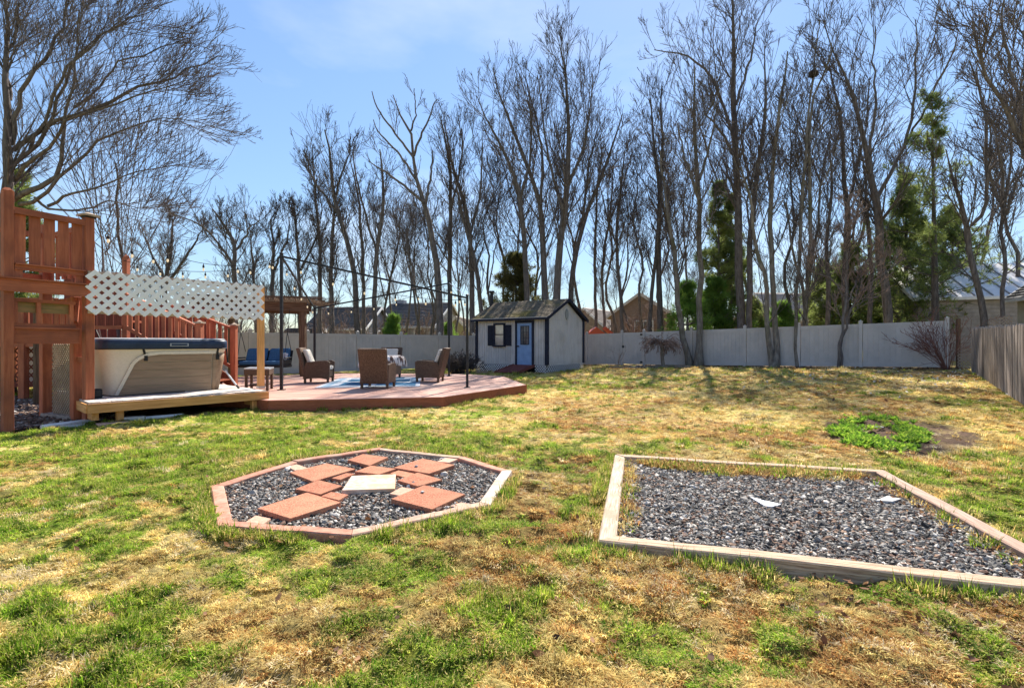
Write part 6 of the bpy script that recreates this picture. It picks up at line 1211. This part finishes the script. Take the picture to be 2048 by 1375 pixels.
nn_ += conifer('spruce_tree', 'low green spruce between the straight front tree and the tallest trunk', (1430 - 1024) / 1000 * 29.5, 29.5, 4.8, .4, 2.3, NEED2, 10, tr=.12, dens=1.8, needle_len=.24)
nn_ += conifer('spruce_tree', 'small green spruce showing low between the twin trunks and the triple stems', (1565 - 1024) / 1000 * 31, 31, 3.4, .3, 1.6, NEED2, 11, tr=.1, dens=1.6, needle_len=.24)
nn_ += conifer('spruce_tree', 'small dark spruce left of the twin trunked front tree', (1510 - 1024) / 1000 * 32, 32, 3.6, .3, 1.5, NEED1, 12, tr=.1, dens=1.4, needle_len=.24)
nn_ += conifer('pine_tree', 'olive green pine with a rounded top behind the shed roof', (1032 - 1024) / 1000 * 33, 33, 7.0, 1.0, 2.9, NEED3, 13, tr=.16, dens=1.9, needle_len=.26, top_r=1.5)
nn_ += conifer('evergreen_bush', 'small bright evergreen bush over the fence behind the rear chair', (788 - 1024) / 1000 * 29, 29, 2.9, .3, 1.0, NEED2, 14, tr=.08, dens=2.0, needle_len=.2)
nn_ += conifer('evergreen_bush', 'small evergreen at the foot of the tree just left of the shed', (897 - 1024) / 1000 * 33, 33, 2.6, .3, .9, NEED2, 15, tr=.08, dens=1.8, needle_len=.2)
nn_ += conifer('spruce_tree', 'dark evergreen showing behind the big left tree trunk', -1.0 * 24 + .5, 24, 9.5, .6, 2.4, NEED1, 16, tr=.15, dens=1.2, needle_len=.24)
print('needles', nn_, 'tris', sum(len(o.data.polygons) * (2 if o.name.split('.')[0] in ('twigs', 'branches', 'trunk', 'boughs', 'undergrowth', 'stems') else 1) for o in {o.data.name: o for o in bpy.data.objects if o.type == 'MESH'}.values()))

# ---------------------------------------------------------------- houses beyond the fence
def hmat(n, a, b, **k): return mat(n, a, b, scale=4, rough=.9, **k)
HR = hmat('dark_asphalt_roof', (.07, .07, .075), (.12, .12, .125), bump=.3); HT = hmat('pale_tan_roof', (.36, .31, .27), (.46, .40, .35)); HG = hmat('grey_house_siding', (.28, .28, .30), (.36, .36, .38)); HY = hmat('pale_yellow_siding', (.40, .38, .22), (.48, .46, .28))
HB = hmat('brown_house_siding', (.27, .21, .185), (.34, .27, .235)); HW = hmat('white_house_trim', (.62, .62, .62), (.72, .72, .72)); HTN = hmat('tan_house_siding', (.27, .225, .18), (.34, .285, .23)); BRK = hmat('brick_red', (.22, .09, .06), (.30, .13, .09))
def house(label, c, L_, W_, he, hr, rz, wm, rm, windows=(), cat='house', name='house', chimney=None, boards=True, metal=False):
    """ridge runs along local x; windows: (face, position, z, width, height); face f = front (-y), g = left gable (-x), r = right gable"""
    t = thing(name, label, cat, (c[0], c[1], G(*c))); z0 = G(*c) - .3; ca, sa = math.cos(rz), math.sin(rz); Pq = lambda x, y, z: (c[0] + x * ca - y * sa, c[1] + x * sa + y * ca, z0 + .3 + z)
    pr = [(-W_ / 2, -.3), (W_ / 2, -.3), (W_ / 2, he), (0, hr), (-W_ / 2, he)]; wl = obj('wall', MB().extr([Pq(-L_ / 2, y, z) for y, z in pr], Vector(Pq(L_ / 2, 0, 0)) - Vector(Pq(-L_ / 2, 0, 0))), wm, t)
    for sg in (-1, 1):
        ov = .35; e = (W_ / 2 + ov); ze = he - ov * (hr - he) / (W_ / 2); rf = obj('roof', MB().extr([Pq(-L_ / 2 - .3, 0, hr + .03), Pq(L_ / 2 + .3, 0, hr + .03), Pq(L_ / 2 + .3, sg * e, ze + .03), Pq(-L_ / 2 - .3, sg * e, ze + .03)], (0, 0, .13)), rm, t)
        obj('gutter', MB().beam(Pq(-L_ / 2 - .3, sg * (e + .04), ze + .05), Pq(L_ / 2 + .3, sg * (e + .04), ze + .05), .1, .12), HW, t)
        for xx in (-1, 1): obj('rake_trim', MB().beam(Pq(xx * (L_ / 2 + .32), 0, hr + .05), Pq(xx * (L_ / 2 + .32), sg * e, ze + .05), .05, .2), HW, t)
        if metal:
            for k in range(int(L_ / .75) + 1): x = -L_ / 2 + .05 + k * .75; obj('roof_seam', MB().beam(Pq(x, sg * .02, hr + .20), Pq(x, sg * e, ze + .19), .05, .07), HG, rf)
        else:
            mb = MB()
            for k in range(1, 16): f = k / 16; mb.beam(Pq(-L_ / 2 - .3, sg * e * f, hr + .17 + (ze - hr) * f), Pq(L_ / 2 + .3, sg * e * f, hr + .17 + (ze - hr) * f), .12, .02)
            obj('shingle_courses', mb, rm, rf, kind='stuff')
    if boards:
        mb = MB()
        for k in range(int(he / .2)):
            z = .1 + k * .2; mb.beam(Pq(-L_ / 2, -W_ / 2 - .015, z), Pq(L_ / 2, -W_ / 2 - .015, z), .03, .03)
        for sg in (-1, 1):
            z = .1
            while z < hr - .3: hw = W_ / 2 if z < he else W_ / 2 * (hr - z) / (hr - he); mb.beam(Pq(sg * (L_ / 2 + .015), -hw, z), Pq(sg * (L_ / 2 + .015), hw, z), .03, .03); z += .2
        obj('clapboards', mb, wm, t, kind='stuff')
    for f, p, z, w_, h in windows:
        if f == 'f': A = lambda u, v, o: Pq(p + u, -W_ / 2 - o, z + v)
        elif f == 'g': A = lambda u, v, o: Pq(-L_ / 2 - o, p + u, z + v)
        else: A = lambda u, v, o: Pq(L_ / 2 + o, p + u, z + v)
        mb = MB()
        for (u0, v0, u1, v1) in ((-w_ / 2 - .1, -h / 2 - .1, w_ / 2 + .1, -h / 2), (-w_ / 2 - .1, h / 2, w_ / 2 + .1, h / 2 + .1), (-w_ / 2 - .1, -h / 2, -w_ / 2, h / 2), (w_ / 2, -h / 2, w_ / 2 + .1, h / 2), (-.02, -h / 2, .02, h / 2), (-w_ / 2, -.02, w_ / 2, .02)):
            q = [A(u0, v0, .035), A(u1, v0, .035), A(u1, v1, .035), A(u0, v1, .035)]; q2 = [A(u0, v0, .09), A(u1, v0, .09), A(u1, v1, .09), A(u0, v1, .09)]; mb.hexa(q, q2)
        wn = obj('window', mb, HW, t); obj('pane', MB().hexa([A(-w_ / 2, -h / 2, .03), A(w_ / 2, -h / 2, .03), A(w_ / 2, h / 2, .03), A(-w_ / 2, h / 2, .03)], [A(-w_ / 2, -h / 2, .06), A(w_ / 2, -h / 2, .06), A(w_ / 2, h / 2, .06), A(-w_ / 2, h / 2, .06)]), GLASSD, wn)
    if chimney: x, y, zt, m = chimney; obj('chimney', MB().box(Pq(x, y, (he + zt) / 2), (.8, .8, zt - he), rz), m, t)
    return t, Pq
px2 = lambda px, Y: ((px - 1024) / 1000 * Y, Y)
house('low grey house with a dark roof seen over the fence left of the leaning tree', px2(705, 46), 5.0, 7, 2.7, 4.6, -.1, HG, HR, [('f', -1.3, 1.9, .9, 1.1), ('f', .8, 1.9, .9, 1.1), ('r', 0, 2.0, .8, 1.0)])
house('long dark roofed grey house behind the trees left of the shed', px2(842, 50), 6.0, 8, 3.0, 5.3, -.25, HG, HR, [('f', -1.6, 2.1, .9, 1.1), ('f', 0, 2.1, .9, 1.1), ('f', 1.7, 2.1, .9, 1.1), ('r', -1, 2.2, .8, 1.0)], chimney=(-2.4, .5, 5.8, HG))
house('pale yellow gabled garage just left of the shed', px2(926, 44), 5, 2.3, 2.4, 3.5, 1.45, HY, HT, [('g', 0, 1.5, .8, .8)], 'garage')
house('white low shed with a dark blue roof seen under the arbor', px2(612, 38), 2.2, 2.6, 1.8, 2.4, .1, HW, HR, [('f', 0, 1.1, .5, .5)], 'garage')
h4, _ = house('tan gabled house with an arched white door right of the shed', px2(1197, 50), 6, 4.6, 2.6, 4.45, .95, HTN, HT, [], 'house')
h5, _ = house('brown gabled house beyond the gate', px2(1290, 43), 7, 4.6, 3.4, 5.0, 1.2, HB, HT, [('g', -.3, 2.3, 1.3, 1.1), ('g', -1.6, 1.6, .5, .7)])
house('low tan house with a wide roof seen between the bare trunks on the right', px2(1585, 47), 7.5, 7, 3.1, 5.5, .15, HTN, HT, [('f', -1.5, 2.2, 1.0, 1.0), ('f', 1.6, 2.2, 1.0, 1.0)])
# arched garage door of the tan house
q = px2(1175, 47.2); ad = thing('arched_door', 'white arched garage door panel beside the tan gabled house', 'door', (*q, 0)); pts = [(q[0] - .55, q[1] - .2, 0), (q[0] + .6, q[1] - .2, 0), (q[0] + .6, q[1] - .2, 1.75), (q[0] + .25, q[1] - .2, 2.25), (q[0] - .55, q[1] - .2, 2.3)]
obj('door_panel', MB().extr(pts, (0, .1, 0)), HW, ad)
MET = mat('galvanised_metal_roof', (.62, .60, .60), (.74, .72, .71), scale=2, rough=.5, bump=.05)
house('grey board barn with a pale ribbed metal roof behind the pine', (26.0, 29.0), 7.0, 7.2, 3.35, 5.3, -.30, hmat('grey_barn_boards', (.24, .225, .225), (.33, .31, .31)), MET, [('f', 2.0, 1.8, .7, .8)], 'barn', 'barn', metal=True)
house('cream clapboard house with a dark roof at the right edge', (23.6, 19.0), 5.0, 4.4, 3.0, 4.75, 1.25, hmat('cream_clapboard', (.46, .43, .35), (.54, .51, .42)), HR, [('g', 1.4, 1.8, .6, .9)], 'house', 'house')
# orange play slide beyond the fence
sx, sy = px2(1205, 33); sl2 = thing('play_slide', 'orange red play slide and platform just showing above the fence right of the shed', 'slide', (sx, sy, 0)); ORG = mat('orange_plastic', (.36, .06, .025), (.42, .08, .03), rough=.4, bump=0)
obj('chute', MB().beam((sx + .1, sy, 2.35), (sx + 1.3, sy, 1.3), .5, .05).beam((sx + .1, sy - .27, 2.42), (sx + 1.3, sy - .27, 1.38), .04, .2).beam((sx + .1, sy + .27, 2.42), (sx + 1.3, sy + .27, 1.38), .04, .2), ORG, sl2)
for a_ in (-.9, -.1): obj('post', MB().box((sx + a_, sy, 1.1), (.1, .1, 2.2)), RED['v'], sl2)
obj('canopy', MB().extr([(sx - 1.1, sy - .6, 2.0), (sx + .1, sy - .6, 2.0), (sx - .5, sy - .6, 2.45)], (0, 1.2, 0)), ORG, sl2); obj('platform', MB().box((sx - .5, sy, 1.5), (1, 1, .08)), RED['x'], sl2)
